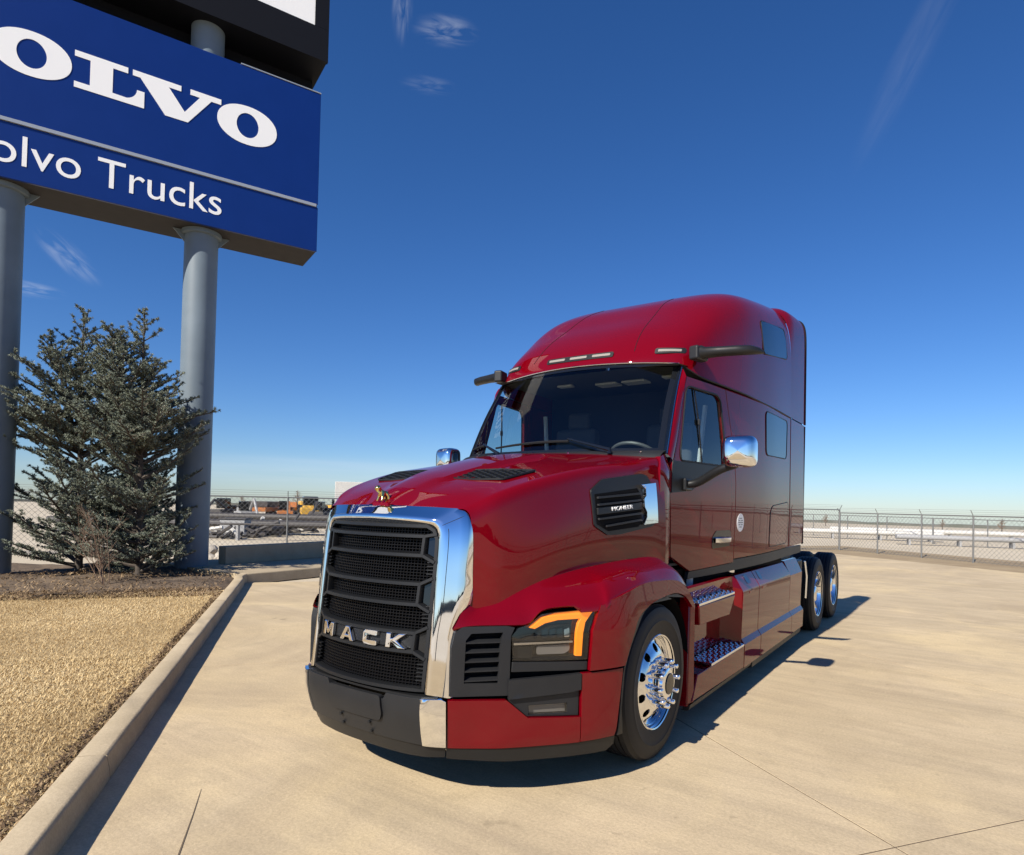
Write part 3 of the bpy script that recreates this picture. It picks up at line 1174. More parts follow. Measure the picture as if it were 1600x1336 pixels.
def cedar(name, base, height, spread, seed, label, lean=(0, 0), leaders=2, side=None):
    T = Tree(seed)
    r = T.r
    root = empty(name, base)
    tag(root, label, 'tree', 'grey-green cedars between the sign poles')

    def spurs(p0, p1, dens, size):
        L = (p1 - p0).length
        n = max(2, int(L * dens))
        ax = (p1 - p0).normalized()
        for i in range(n):
            T.nv.append((p0.lerp(p1, (i + r.random()) / n), ax, size * r.uniform(0.7, 1.3), r.random()))

    def branch(p, d, L, depth, rad):
        segs = 5 if depth == 0 else 3
        pts = [p]
        dd = d.copy()
        for i in range(segs):
            dd = (dd + Vector((r.gauss(0, 0.09), r.gauss(0, 0.09), r.gauss(0.02, 0.06)))).normalized()
            pts.append(pts[-1] + dd * (L / segs))
        T.limb(pts, rad, rad * 0.25, 5 if depth == 0 else 4)
        for i in range(segs):
            if depth > 0 or i >= 1:
                spurs(pts[i], pts[i + 1], 46 if depth else 34, 0.043)
        if depth < 2:
            nb = int(L * (7.5 if depth == 0 else 6.5)) + 1
            for k in range(nb):
                f = 0.18 + 0.8 * (k + r.random()) / nb
                i = min(int(f * segs), segs - 1)
                q = pts[i].lerp(pts[i + 1], f * segs - i)
                ax = (pts[i + 1] - pts[i]).normalized()
                sd = ax.cross(UPV)
                if sd.length < 1e-3:
                    sd = Vector((1, 0, 0))
                sd.normalize()
                sgn = 1 if k % 2 else -1
                nd = (ax * 0.75 + sd * sgn * r.uniform(0.5, 0.9) + UPV * r.uniform(-0.15, 0.3)).normalized()
                branch(q, nd, L * (1 - f * 0.65) * r.uniform(0.24, 0.42), depth + 1, rad * 0.4)

    def stem(p, H, ln, rad, z_from):
        pts = []
        k = 14
        for i in range(k + 1):
            t = i / k
            pts.append(p + Vector((ln[0] * t ** 1.4 + 0.05 * math.sin(5 * t + seed), ln[1] * t ** 1.4 + 0.05 * math.cos(4 * t), H * t)))
        T.limb(pts, rad, 0.008, 8)
        spurs(pts[-3], pts[-1], 40, 0.05)
        z = z_from
        while z < H * 0.985:
            t = z / H
            i = min(int(t * k), k - 1)
            q = pts[i].lerp(pts[i + 1], t * k - i)
            env = spread * (1 - t) ** 0.80 * (0.75 + 0.25 * sstep(0, 0.2, t)) + 0.16
            a = r.uniform(0, 2 * PI)
            L = env * r.uniform(0.55, 1.12)
            el = r.uniform(0.12, 0.50) + 0.42 * t
            branch(q, Vector((math.cos(a) * math.cos(el), math.sin(a) * math.cos(el), math.sin(el))), L, 0, 0.006 + 0.018 * L)
            z += H * r.uniform(0.0032, 0.0062) * (1.0 + 2.2 * t)

    b = Vector((0, 0, -0.05))
    stem(b, height, lean, 0.028 * height / 2, 0.06)
    for k in range(leaders - 1):
        a = r.uniform(0, 2 * PI)
        z0 = height * 0.35
        stem(b + Vector((lean[0] * 0.1, lean[1] * 0.1, z0)), height * r.uniform(0.48, 0.56), (math.cos(a) * 0.55, math.sin(a) * 0.55), 0.04, height * 0.1)
    if side:
        for (dv, L, z0) in side:
            branch(Vector((0, 0, z0)), Vector(dv).normalized(), L, 0, 0.035)
    T.wood.build('trunk', M['bark'], root, True, 60)
    # needle spurs: each a little spray of thin leaves round its point
    A = np.array([[*p, *ax, s, tn] for p, ax, s, tn in T.nv])
    n = len(A)
    rg = np.random.default_rng(seed)
    K = 6
    pos = np.repeat(A[:, :3], K, 0)
    ax = np.repeat(A[:, 3:6], K, 0)
    ln = np.repeat(A[:, 6], K) * rg.uniform(0.7, 1.2, n * K)
    tn = np.repeat(A[:, 7], K)
    d = rg.normal(0, 1, (n * K, 3))
    d -= ax * (d * ax).sum(1)[:, None] * 0.5
    d[:, 2] += 0.55
    d += ax * 0.5
    d /= np.linalg.norm(d, axis=1)[:, None] + 1e-9
    s = np.cross(d, rg.normal(0, 1, (n * K, 3)))
    s /= np.linalg.norm(s, axis=1)[:, None] + 1e-9
    w = 0.0044
    V = np.stack([pos - s * w * 0.6, pos + s * w * 0.6, pos + d * ln[:, None] * 0.6 + s * w, pos + d * ln[:, None], pos + d * ln[:, None] * 0.6 - s * w], 1).reshape(-1, 3)
    bi = np.arange(n * K)[:, None] * 5
    F = np.concatenate([bi + np.array([[0, 1, 2]]), bi + np.array([[0, 2, 4]]), bi + np.array([[4, 2, 3]])], 0)
    me = np_mesh('crown', V, F, 3)
    at = me.attributes.new('tone', 'FLOAT', 'POINT')
    tone = np.clip(0.25 + 0.5 * tn + rg.normal(0, 0.12, n * K), 0, 1)
    at.data.foreach_set('value', np.repeat(tone, 5).astype(np.float32))
    link_mesh('crown', me, M['needle'], root, False)
    return n * K * 3


c1 = P(-11.0, -4.85)
c2 = P(-10.2, -3.62)
n1 = cedar('cedar_tree', (c1.x, c1.y, 0.1), 5.35, 1.85, 11, 'grey-green cedar nearer the left sign pole with one tall straight leader', leaders=2)
n2 = cedar('cedar_tree', (c2.x, c2.y, 0.1), 5.25, 1.65, 23, 'grey-green cedar with forked top whose boughs reach over the right sign pole', leaders=3,
           side=[((0.75, 0.95, 0.50), 1.35, 1.9), ((0.6, 0.9, 0.62), 1.4, 2.2), ((0.5, 0.85, 0.30), 1.2, 1.4)])
c3 = P(-11.9, -4.15)
n3 = cedar('cedar_tree', (c3.x, c3.y, 0.1), 3.7, 1.55, 37, 'shorter grey-green cedar tucked behind and between the two taller ones', leaders=1)
print('needle tris', n1, n2, n3)

# bare shrub in front of the cedars
sh = P(-8.75, -3.75)
shrub = empty('bare_shrub', (sh.x, sh.y, 0.1))
tag(shrub, 'small bare shrub with thin reddish stems in front of the cedars', 'shrub')
mb = MB()
r = random.Random(5)


def twig(p, d, L, rad, depth):
    pts = [p]
    for i in range(5):
        d = (d + Vector((r.gauss(0, 0.10), r.gauss(0, 0.10), r.gauss(0.02, 0.05)))).normalized()
        pts.append(pts[-1] + d * L / 5)
    mb.tube(pts, [rad * (1 - 0.75 * i / 5) for i in range(6)], 5, caps=False)
    if depth < 3:
        for k in range(4):
            i = r.randint(1, 4)
            a = r.uniform(0, 2 * PI)
            twig(pts[i], (d * 0.8 + Vector((math.cos(a), math.sin(a), r.uniform(0, 0.5))) * 0.6).normalized(), L * r.uniform(0.35, 0.55), rad * 0.55, depth + 1)


for k in range(6):
    a = r.uniform(0, 2 * PI)
    twig(Vector((0.08 * math.cos(a), 0.08 * math.sin(a), 0)), Vector((0.35 * math.cos(a), 0.35 * math.sin(a), 1)).normalized(), r.uniform(0.8, 1.4), 0.008, 0)
mb.build('stems', M['twig'], shrub, True, 60)

# ================================================================== FAR YARD


def pt_px(x, dist_e1=None, dist=None):
    """ground bearing helper: a real place at a bearing (degrees) and a distance from the truck's nose"""
    return None


def place(az, dist, z=0.0):
    a = math.radians(az)
    return Vector((CAM.x + math.sin(a) * dist, CAM.y + math.cos(a) * dist, z))


def gz(az, d):
    sl = 0.0085 + 0.009 * sstep(-45, 0, az) * sstep(70, 30, abs(az))
    return -0.045 - sl * max(0, d - 42)


def stack(az, dist, L, n, turn, label, mat, r=0.18, stand=0.5):
    b = place(az, dist, gz(az, dist))
    root = empty('pipe_stack', b)
    root.rotation_euler = (0, 0, math.radians(turn))
    tag(root, label, 'pipes', 'pipes racked in the yard')
    for k in range(n):
        m_ = MB()
        m_.tube([(-L / 2, (k - n / 2) * r * 2.05, stand + r), (L / 2, (k - n / 2) * r * 2.05, stand + r)], r, 12)
        m_.build('pipe', mat, root, True, 50)
    for s in np.linspace(-L / 2 + 0.6, L / 2 - 0.6, 4):
        m_ = MB()
        m_.box((s, -r, stand / 2), (0.09, n * r * 2.1, stand))
        m_.build('stand', M['greybox'], root, False)


stack(-60.5, 34, 15, 4, 35, 'rack of long dark pipes on stands just right of the sign pole', M['darksteel'], 0.17, 0.35)
stack(-57.0, 43, 17, 3, 33, 'second rack of dark pipes farther back beyond the fence', M['darksteel'], 0.2, 0.4)
stack(-55.0, 27.5, 13, 2, 36, 'thin dark pipe rails on low stands nearest the fence', M['darksteel'], 0.045, 0.62)


def boxes_thing(name, az, dist, turn, label, cat, parts):
    root = empty(name, place(az, dist, gz(az, dist)))
    root.rotation_euler = (0, 0, math.radians(turn))
    tag(root, label, cat)
    for pn, mat, c, s, bv in parts:
        m_ = MB()
        m_.box(c, s)
        m_.build(pn, M[mat], root, False, bevel=bv)
    return root


def roll(root, name, mat, c, r, w):
    m_ = MB()
    m_.lathe_x([(r * 0.5, -w / 2), (r, -w / 2), (r, w / 2), (r * 0.5, w / 2)], c, 16, True, True)
    m_.build(name, M[mat], root, True, 40)


lo_ = boxes_thing('wheel_loader', -53.2, 60, 60, 'yellow wheel loader parked far beyond the fence left of the truck', 'loader', [
    ('chassis', 'yellow', (0, 0, 1.0), (1.8, 5.0, 0.7), 0.1), ('cab', 'gloss', (0, 0.3, 1.75), (1.3, 1.2, 0.8), 0.1), ('engine_cover', 'yellow', (0, 1.8, 1.5), (1.6, 1.8, 0.5), 0.15), ('bucket', 'yellow', (0, -3.3, 0.7), (2.4, 0.9, 1.0), 0.1), ('boom', 'yellow', (0, -2.4, 1.2), (0.8, 1.8, 0.3), 0.05)])
for sx in (-1, 1):
    for y in (-1.5, 1.5):
        roll(lo_, 'wheel', 'rubber', (sx * 1.0, y, 0.7), 0.7, 0.5)
tr_ = boxes_thing('flatbed_trailer', -56.6, 56, 40, 'orange flatbed trailer carrying machinery far beyond the fence', 'trailer', [
    ('deck', 'orange', (0, 0, 1.0), (2.4, 9.0, 0.3), 0.03), ('headboard', 'orange', (0, 4.4, 1.35), (2.4, 0.15, 0.5), 0.03), ('crate', 'darksteel', (0, -1.5, 1.4), (1.8, 3.0, 0.45), 0.05)])
for sx in (-1, 1):
    for y in (-3.2, -2.1):
        roll(tr_, 'wheel', 'rubber', (sx * 1.05, y, 0.45), 0.45, 0.3)
bt = boxes_thing('box_trailer', -50.0, 62, 50, 'white box trailer parked far behind the truck hood', 'trailer', [
    ('box', 'palewhite', (0, 0, 2.3), (2.5, 7.0, 2.5), 0.05), ('landing_gear', 'darksteel', (0, 2.4, 0.5), (1.8, 0.15, 1.0), 0.02)])
for sx in (-1, 1):
    for y in (-2.4, -1.3):
        roll(bt, 'wheel', 'rubber', (sx * 1.0, y, 0.5), 0.5, 0.3)
boxes_thing('utility_box', -59.0, 31, 35, 'grey metal utility box on the ground beside the pipe racks', 'utility box', [
    ('cabinet', 'greybox', (0, 0, 0.42), (1.1, 0.7, 0.7), 0.03), ('lid', 'darksteel', (0, 0, 0.80), (1.2, 0.8, 0.06), 0.02), ('skid', 'darksteel', (0, 0, 0.03), (1.2, 0.6, 0.08), 0.01)])

def clutter(az, dist, seed, mat, label, cat, scale=1.0, turn=30):
    """a parked machine: body, cab, wheels or tracks, boom"""
    r_ = random.Random(seed)
    root = empty(cat.replace(' ', '_'), place(az, dist, gz(az, dist)))
    root.rotation_euler = (0, 0, math.radians(turn))
    root.scale = (scale, scale, scale)
    tag(root, label, cat)
    m_ = MB()
    m_.box((0, 0, 0.95), (1.6, 3.4, 0.5))
    m_.box((0.1, 1.0, 1.35), (1.3, 1.2, 0.45))
    m_.build('body', M[mat], root, False, bevel=0.08)
    m_ = MB()
    m_.box((-0.2, -0.35, 1.75), (0.9, 0.9, 0.95))
    m_.build('cab', M['gloss'], root, False, bevel=0.06)
    m_ = MB()
    m_.tube([(0.3, -0.6, 1.3), (0.35, -2.2, 2.0 + r_.random() * 0.5), (0.4, -3.6, 0.9)], 0.13, 6)
    m_.build('boom', M[mat], root)
    for sx in (-1, 1):
        for y in (-1.1, 1.1):
            roll(root, 'wheel', 'rubber', (sx * 0.85, y, 0.5), 0.5, 0.35)


clutter(-59.6, 52, 1, 'darksteel', 'dark skid-mounted machine next to the sign pole beyond the fence', 'machine', 0.8, 20)
clutter(-58.3, 50, 2, 'greybox', 'grey machine with raised arm among the pipe racks', 'machine', 0.7, 70)
clutter(-55.2, 54, 3, 'orange', 'orange machine with folded arm in the middle of the yard', 'machine', 0.75, 55)
clutter(-52.2, 52, 4, 'darksteel', 'dark machine just left of the truck hood in the yard', 'machine', 0.75, 30)
clutter(-51.0, 66, 5, 'yellow', 'yellow machine half hidden by the truck hood', 'machine', 0.9, 80)
for k, (az, d) in enumerate(((-60.0, 30.5), (-58.0, 31.5), (-56.2, 33), (-54.4, 36))):
    rr_ = random.Random(40 + k)
    root = empty('scrap_pile', place(az, d, gz(az, d)))
    tag(root, ('heap of dark scrap steel by the sign pole side of the pipe racks', 'heap of dark scrap steel second from the sign pole', 'heap of dark scrap steel below the orange trailer', 'heap of dark scrap steel nearest the truck grille')[k], 'scrap pile', 'scrap heaps under the pipe racks')
    for q in range(26):
        m_ = MB()
        c0 = Vector((rr_.uniform(-1.6, 1.6), rr_.uniform(-.7, .7), rr_.uniform(0.05, 0.4)))
        d0 = Vector((rr_.gauss(0, 1), rr_.gauss(0, .6), rr_.gauss(0, .15))).normalized() * rr_.uniform(.3, .9)
        m_.tube([c0 - d0, c0 + d0], rr_.uniform(.04, .10), 5)
        m_.build('scrap_bar', M['darksteel'] if rr_.random() < .75 else M['palewhite'], root, False)
stack(-6.8, 44, 9, 3, 12, 'rack of pale pipes beyond the right-hand fence nearest the truck', M['palewhite'], 0.14, 0.35)
stack(-2.4, 55, 12, 3, 8, 'rack of pale pipes midway along the right-hand yard', M['palewhite'], 0.17, 0.4)
stack(1.6, 40, 8, 2, 14, 'low rack of dull grey pipes near the right edge of the yard', M['greybox'], 0.13, 0.3)
# bare little trees and poles on the far side of the yard
for k, (az, d, h) in enumerate(((-54.3, 120, 4.2), (-58.6, 140, 3.2), (-9.0, 150, 3.0), (-1.0, 165, 2.6), (2.6, 140, 2.8))):
    b = place(az, d, gz(az, d))
    root = empty('bare_tree', b)
    tag(root, ('small bare tree on the skyline right of the sign pole', 'thin bare tree on the skyline beside the sign pole', 'bare tree on the skyline just right of the truck', 'bare tree on the skyline midway along the right fence', 'bare tree on the skyline at the right edge')[k], 'tree', 'bare trees on the far skyline')
    rr_ = random.Random(90 + k)
    mt_, mc_ = MB(), MB()
    mt_.tube([(0, 0, 0), (0.05, 0, h * .45), (0.1, 0.05, h * .9)], [.10, .07, .02], 6)
    for q in range(46):
        z_ = h * rr_.uniform(.25, .9)
        a_ = rr_.uniform(0, 6.28)
        L_ = h * rr_.uniform(.2, .45) * (1.1 - z_ / h)
        p0 = Vector((0.05, 0, z_))
        p1 = p0 + Vector((math.cos(a_), math.sin(a_), rr_.uniform(.3, 1.2))) * L_
        mc_.tube([p0, p0.lerp(p1, .5) + Vector((0, 0, .05)), p1], [.03, .02, .008], 4)
        for w_ in range(3):
            p2 = p0.lerp(p1, rr_.uniform(.4, 1))
            mc_.tube([p2, p2 + Vector((rr_.gauss(0, .3), rr_.gauss(0, .3), rr_.uniform(.1, .5))) * L_], [.014, .006], 3)
    mt_.build('trunk', M['bark'], root)
    mc_.build('crown', M['twig'], root)

# added low ridge all round; taller, unseen part behind the camera serves reflections
mb = MB()
rows = []
for k in range(240):
    a = 2 * PI * k / 240
    az = math.degrees(math.atan2(math.sin(a), math.cos(a)))
    behind = sstep(75, 110, abs(az))
    h = 3 + 5 * behind + (1.2 + 4 * behind) * (math.sin(a * 31) * 0.5 + math.sin(a * 77 + 1) * 0.35 + random.uniform(-0.4, 0.4))
    R_ = 900 - 560 * behind
    sl = 0.0085 + 0.009 * sstep(-45, 0, az) * sstep(70, 30, abs(az))
    z0 = -0.045 - sl * (R_ - 42)
    x, y = 3 + R_ * math.sin(a), 6 + R_ * math.cos(a)
    x2, y2 = 3 + (R_ + 60) * math.sin(a), 6 + (R_ + 60) * math.cos(a)
    rows.append([(x, y, z0 - 3), (x, y, z0 + h), (x2, y2, z0 + h * 0.9), (x2, y2, z0 - 8)])
mb.grid(rows, close_u=True)
M['ridge'] = ground_mat('reflected_ridge', (0.16, 0.155, 0.14), (0.10, 0.11, 0.09), 0.05, 0.95, 0.0, 1)
tag(mb.build('reflection_ridge', M['ridge'], None, True, 60, fix=True), kind='structure')

# ================================================================== TRUCK
truck = empty('semi_truck', (0, 0, 0))
tag(truck, 'glossy dark red sleeper semi truck with black grille and chrome surround', 'semi truck')

# ---- base surfaces
_pl = [(-.30, -.353), (-.15, -.362), (0, -.365), (.15, -.362), (.3, -.350), (.467, -.322), (.585, -.243), (.70, -.115), (.80, .0), (.93, .17), (1.06, .36), (1.14, .51), (1.188, .65), (1.2, .80), (1.2, 2.2)]
_pa = np.array(_pl)
_u = np.concatenate([[0], np.cumsum(np.hypot(*np.diff(_pa, axis=0).T))])
_u -= _u[2]
_fx, _fy = pchip(_u, _pa[:, 0]), pchip(_u, _pa[:, 1])


def FC(u, z, off=0.0):
    """front corner: u runs round the bumper from the centre line, z up"""
    sg = 1 if u >= 0 else -1
    a = abs(u)
    e = 1e-3
    p = Vector((_fx(a), _fy(a)))
    t = Vector((_fx(a + e) - _fx(a - e), _fy(a + e) - _fy(a - e))).normalized()
    n = Vector((t.y, -t.x))
    tuck = (max(0, 0.56 - z) ** 1.5) * 0.55 * (1 - sstep(0.45, 0.95, a)) + max(0, 0.36 - z) * 0.25 * sstep(0.45, 0.95, a)
    lean_ = max(0, z - 0.92) * 0.12
    o = off - tuck - lean_
    q = p + n * o
    return (sg * q.x, q.y, z)


_xs = pchip([1.3, 1.6, 1.85, 2.3, 3.0, 3.5, 4.0, 4.3, 6.0], [.92, .955, .985, 1.045, 1.125, 1.168, 1.195, 1.2, 1.2])


def CS(y, z, off=0.0):
    """side of the cab and sleeper"""
    x = _xs(y)
    f = 1 - sstep(1.8, 4.0, y)
    x -= 0.055 * f * sstep(2.0, 2.8, z) + 0.012 * (1 - sstep(1.15, 1.75, z))
    return (x + off, y, z)


def GR(s, z, off=0.0):
    """grille surface"""
    return (s, -.372 + .112 * (z - .643) + .092 * (abs(s) / .47) ** 2.2 - off, z)


def both(fn):
    for sx in (1, -1):
        fn(sx)


def loft(name, rows, mat, parent, sx=1, angle=35, bevel=0, close=False, flip=None, out=None):
    mb = MB()
    rows = [[(p[0] * sx, p[1], p[2]) for p in r] for r in rows]
    mb.grid(rows, close_v=close)
    o = mb.build(name, mat, parent, True, angle)
    if out is not None:     # make normals look along `out`
        v = Vector((out[0] * sx, out[1], out[2]))
        if sum(p.normal.dot(v) * p.area for p in o.data.polygons) < 0:
            o.data.flip_normals()
    if bevel:
        add_bevel(o, bevel)
    return o


def lerp3(a, b, t):
    return tuple(a[i] + (b[i] - a[i]) * t for i in range(3))


# ---- hood ---------------------------------------------------------------
hy = [-.09, .05, .35, .84, 1.3, 1.62, 1.70]
h_xs = pchip(hy, [.600, .685, .775, .875, .945, .985, .99])
h_zs = pchip(hy, [1.630, 1.715, 1.812, 1.915, 1.975, 2.03, 2.04])
h_zc = pchip(hy, [1.640, 1.735, 1.850, 1.972, 2.048, 2.085, 2.09])
h_xl = pchip(hy, [.610, .710, .810, .895, .962, 1.02, 1.04])
h_zl = pchip(hy, [1.060, 1.140, 1.228, 1.285, 1.308, 1.29, 1.26])
h_xr = pchip(hy, [.10, .12, .17, .22, .26, .27, .27])


def hood_profile(y):
    xs, zs, zc, xl, zl, xr = h_xs(y), h_zs(y), h_zc(y), h_xl(y), h_zl(y), h_xr(y)
    rh = 0.026 * (0.35 + 0.65 * sstep(0.0, 0.35, y)) * (1 - sstep(1.05, 1.5, y))
    base = lambda x: zc - (zc - zs) * (abs(x) / xs) ** 1.7
    pts = [(0, base(0) + rh + 0.004), (xr * 0.55, base(xr * .55) + rh + 0.002), (xr, base(xr) + rh)]
    pts += [(xr + 0.03, base(xr + 0.03))]
    for k in range(1, 6):
        x = xr + 0.03 + (xs - 0.065 - xr - 0.03) * k / 5
        pts.append((x, base(x)))
    # rounded shoulder
    p0 = Vector((xs - 0.065, base(xs - 0.065)))
    pc = Vector((xs + 0.002, zs + 0.010))
    p1 = Vector((xs + (xl - xs) * 0.2, zs - 0.085))
    for k in range(1, 9):
        t = k / 8
        q = p0 * (1 - t) ** 2 + pc * 2 * t * (1 - t) + p1 * t * t
        pts.append((q.x, q.y))
    for k in range(1, 9):
        t = k / 8
        x = p1.x + (xl - p1.x) * t + 0.018 * math.sin(PI * t) * sstep(0.0, .5, y)
        pts.append((x, p1.y + (zl - 0.06 - p1.y) * t))
    return pts


NH = 46
hrows = []
for i in range(NH + 1):
    t = i / NH
    row_y = -0.09 + (1.66 + 0.09) * (t ** 1.25)
    pf = hood_profile(row_y)
    row = []
    for (x, z) in pf:
        fade = (1 - sstep(0, 0.45, t))
        bow = 0.11 * (1 - min(1, abs(x) / .6) ** 2) * fade
        bowr = -0.10 * (1 - min(1, abs(x) / 0.99) ** 2) * sstep(0.65, 1, t)
        row.append((x, row_y - bow + bowr, z))
    row = [(-p[0], p[1], p[2]) for p in row[:0:-1]] + row
    hrows.append(row)
hood = loft('hood', hrows, M['red'], truck, angle=28, out=(0, 0, 1))


def HT(x, y, off=0.0):
    """top of the hood at (x, y)"""
    xs, zs, zc = h_xs(y), h_zs(y), h_zc(y)
    z = zc - (zc - zs) * (abs(x) / xs) ** 1.7
    return (x, y, z + off)


def HS(y, z, off=0.0):
    """side of the hood"""
    xs, zs, xl, zl = h_xs(y), h_zs(y), h_xl(y), h_zl(y)
    z1 = zs - 0.085
    x1 = xs + (xl - xs) * 0.2
    t = min(max((z1 - z) / (z1 - (zl - 0.06)), -0.6), 1)
    x = x1 + (xl - x1) * t + 0.018 * math.sin(PI * max(t, 0)) * sstep(0.0, .5, y)
    if t < 0:
        x += -0.12 * t * t
    return (x + off, y, z)


def hood_vent(sx):
    out = round_poly([(.17, .24), (.125, .37), (.145, .43), (.35, .49), (.62, .53), (.55, .27), (.36, .23)], 0.03)
    v = poly_panel('hood_vent', HT, out, M['void'], truck, off=0.006, thick=0.02, step=0.08, sx=sx)
    # frame and honeycomb bars
    mb = MB()

    def seg(a, b, w=0.006, h=0.008):
        A, B = Vector(HT(a[0] * 1, a[1], 0.007)), Vector(HT(b[0], b[1], 0.007))
        A.x *= sx
        B.x *= sx
        d = (B - A).normalized()
        n_ = d.cross(UPV).normalized() * w / 2
        u_ = Vector((0, 0, h))
        mb.hexa([A - n_, B - n_, B + n_, A + n_, A - n_ + u_, B - n_ + u_, B + n_ + u_, A + n_ + u_])
    inside = lambda p: point_in(p, out)
    cs = 0.048
    for i in range(-2, 16):
        for j in range(-2, 10):
            cx, cy = 0.10 + i * cs * 0.9, 0.20 + (j + (i % 2) * 0.5) * cs
            hexp = [(cx + cs * 0.56 * math.cos(PI / 3 * k), cy + cs * 0.56 * math.sin(PI / 3 * k)) for k in range(6)]
            for k in (0, 1, 2):
                a, b = hexp[k], hexp[k + 1]
                if inside(a) and inside(b):
                    seg(a, b)
    for k in range(len(out)):
        seg(out[k - 1], out[k], 0.012, 0.010)
    mb.build('vent_mesh', M['black'], v, False)


def point_in(p, poly):
    c = False
    n_ = len(poly)
    for i in range(n_):
        a, b = poly[i], poly[i - 1]
        if (a[1] > p[1]) != (b[1] > p[1]) and p[0] < (b[0] - a[0]) * (p[1] - a[1]) / (b[1] - a[1]) + a[0]:
            c = not c
    return c


both(hood_vent)

# ---- chrome grille surround -----------------------------------------------
def side_o(x, z):
    return (x, GR(.466, z)[1] + .55 * (x - .466), z)


DS_ = (.52, -.9, 0)
ctrl = [  # inner (s, z), outer (x, y, z), outward direction
    ((.466, .638), side_o(.585, .620), DS_),
    ((.466, .86), side_o(.575, .86), DS_),
    ((.466, .965), side_o(.580, .965), DS_),
    ((.466, 1.10), side_o(.612, 1.135), DS_),
    ((.466, 1.25), side_o(.612, 1.28), DS_),
    ((.464, 1.42), side_o(.610, 1.46), (.5, -.9, .06)),
    ((.455, 1.495), (.598, -.096, 1.565), (.5, -.9, .3)),
    ((.430, 1.532), (.560, -.092, 1.628), (.4, -1, .8)),
    ((.370, 1.548), (.460, -.130, 1.638), (.15, -.8, 1)),
    ((.2, 1.560), (.23, -.185, 1.643), (0, -.7, 1)),
    ((0, 1.565), (0, -.200, 1.646), (0, -.7, 1)),
]
I_ = crom([GR(*c[0]) for c in ctrl], 8)
O_ = crom([c[1] for c in ctrl], 8)
D_ = [v.normalized() for v in crom([c[2] for c in ctrl], 8)]
half = []
for k in range(len(I_)):
    a, b, d = I_[k], O_[k], D_[k]
    row = [a - d * 0.05 + Vector((0, 0.02, 0)), a + d * 0.004, a.lerp(b, 0.05) + d * 0.011, a.lerp(b, 0.13) + d * 0.0165, a.lerp(b, 0.26) + d * 0.0145,
           a.lerp(b, 0.45) + d * 0.0115, a.lerp(b, 0.7) + d * 0.0075, a.lerp(b, 0.94) + d * 0.0055, b + d * 0.001 + Vector((0, .004, 0)), Vector((b.x + .001, max(b.y + .012, -.080 - .115 * (1 - min(1, b.x / .6) ** 2)), b.z))]
    half.append([tuple(p) for p in row])
rows = half + [[(-p[0], p[1], p[2]) for p in r] for r in half[-2::-1]]
loft('grille_surround', rows, M['chrome'], truck, angle=40, out=(0, -1, 0.3))


def seam_line(name, pts, r, mat, parent, sx=1):
    mb = MB()
    mb.tube([(p[0] * sx, p[1], p[2]) for p in pts], r, 6)
    return mb.build(name, mat, parent)


def chrome_seams(sx):
    k = 52
    seam_line('panel_seam', [I_[k].lerp(O_[k], t) + D_[k] * (0.0175 - 0.015 * t) for t in (0.18, 0.35, 0.6, 0.9, 1.0)], 0.0018, M['seal'], truck, sx)
    ks = range(6, 50, 2)
    seam_line('panel_seam', [I_[k].lerp(O_[k], 0.33) + D_[k] * 0.0138 for k in ks], 0.0018, M['seal'], truck, sx)


both(chrome_seams)

M['meshblack'] = simple('grille_mesh_black', (0.006, 0.006, 0.007), 0.35, 0, 0.25)
# ---- grille: frame bars, mesh and letters -------------------------------------
gb = poly_panel('grille_backing', GR, [(-.46, .642), (.46, .642), (.46, 1.48), (.42, 1.535), (-.42, 1.535), (-.46, 1.48)], M['void'], truck, off=-0.075, thick=0.02, step=0.09)
mb = MB()
z = 0.66
while z < 1.53:
    w = .45
    pts = [GR(-w + 2 * w * k / 16, z, -0.045) for k in range(17)]
    rows = [[(p[0], p[1] + dy, p[2] + dz) for dy, dz in ((-0.011, -0.0016), (-0.011, 0.0016), (0.010, 0.004), (0.010, 0.001))] for p in pts]
    mb.grid(rows, close_v=True)
    z += 0.0165
for k in range(-22, 23):
    x = k * 0.0205
    pts = [GR(x, .645 + (1.53 - .645) * i / 8, -0.050) for i in range(9)]
    rows = [[(p[0] + dx, p[1] + dy, p[2]) for dx, dy in ((-.002, -.012), (.002, -.012), (.002, .012), (-.002, .012))] for p in pts]
    mb.grid(rows, close_v=True)
o = mb.build('grille_mesh', M['meshblack'], truck, False)
tag(o, kind='stuff')


def bar_on_grille(name, pts, w, parent, off=0.006, depth=0.05):
    """bar following the grille surface through (s, z) points; rounded face"""
    dense = []
    for i in range(len(pts) - 1):
        n = max(2, int(math.dist(pts[i], pts[i + 1]) / 0.04))
        for k in range(n):
            t = k / n
            dense.append((pts[i][0] + (pts[i + 1][0] - pts[i][0]) * t, pts[i][1] + (pts[i + 1][1] - pts[i][1]) * t))
    dense.append(pts[-1])
    rows = []
    for i, p in enumerate(dense):
        a = Vector(dense[max(i - 1, 0)])
        b = Vector(dense[min(i + 1, len(dense) - 1)])
        t = (b - a).normalized()
        n_ = Vector((-t.y, t.x))
        # mitre
        row = []
        for q, o_ in ((-0.5, -depth), (-0.5, off - 0.008), (-0.36, off), (0.36, off), (0.5, off - 0.008), (0.5, -depth)):
            row.append(GR(p[0] + n_.x * q * w, p[1] + n_.y * q * w, o_))
        rows.append(row)
    mb = MB()
    mb.grid(rows, close_v=True)
    return mb.build(name, M['grillebar'], parent, True, 40, fix=True)


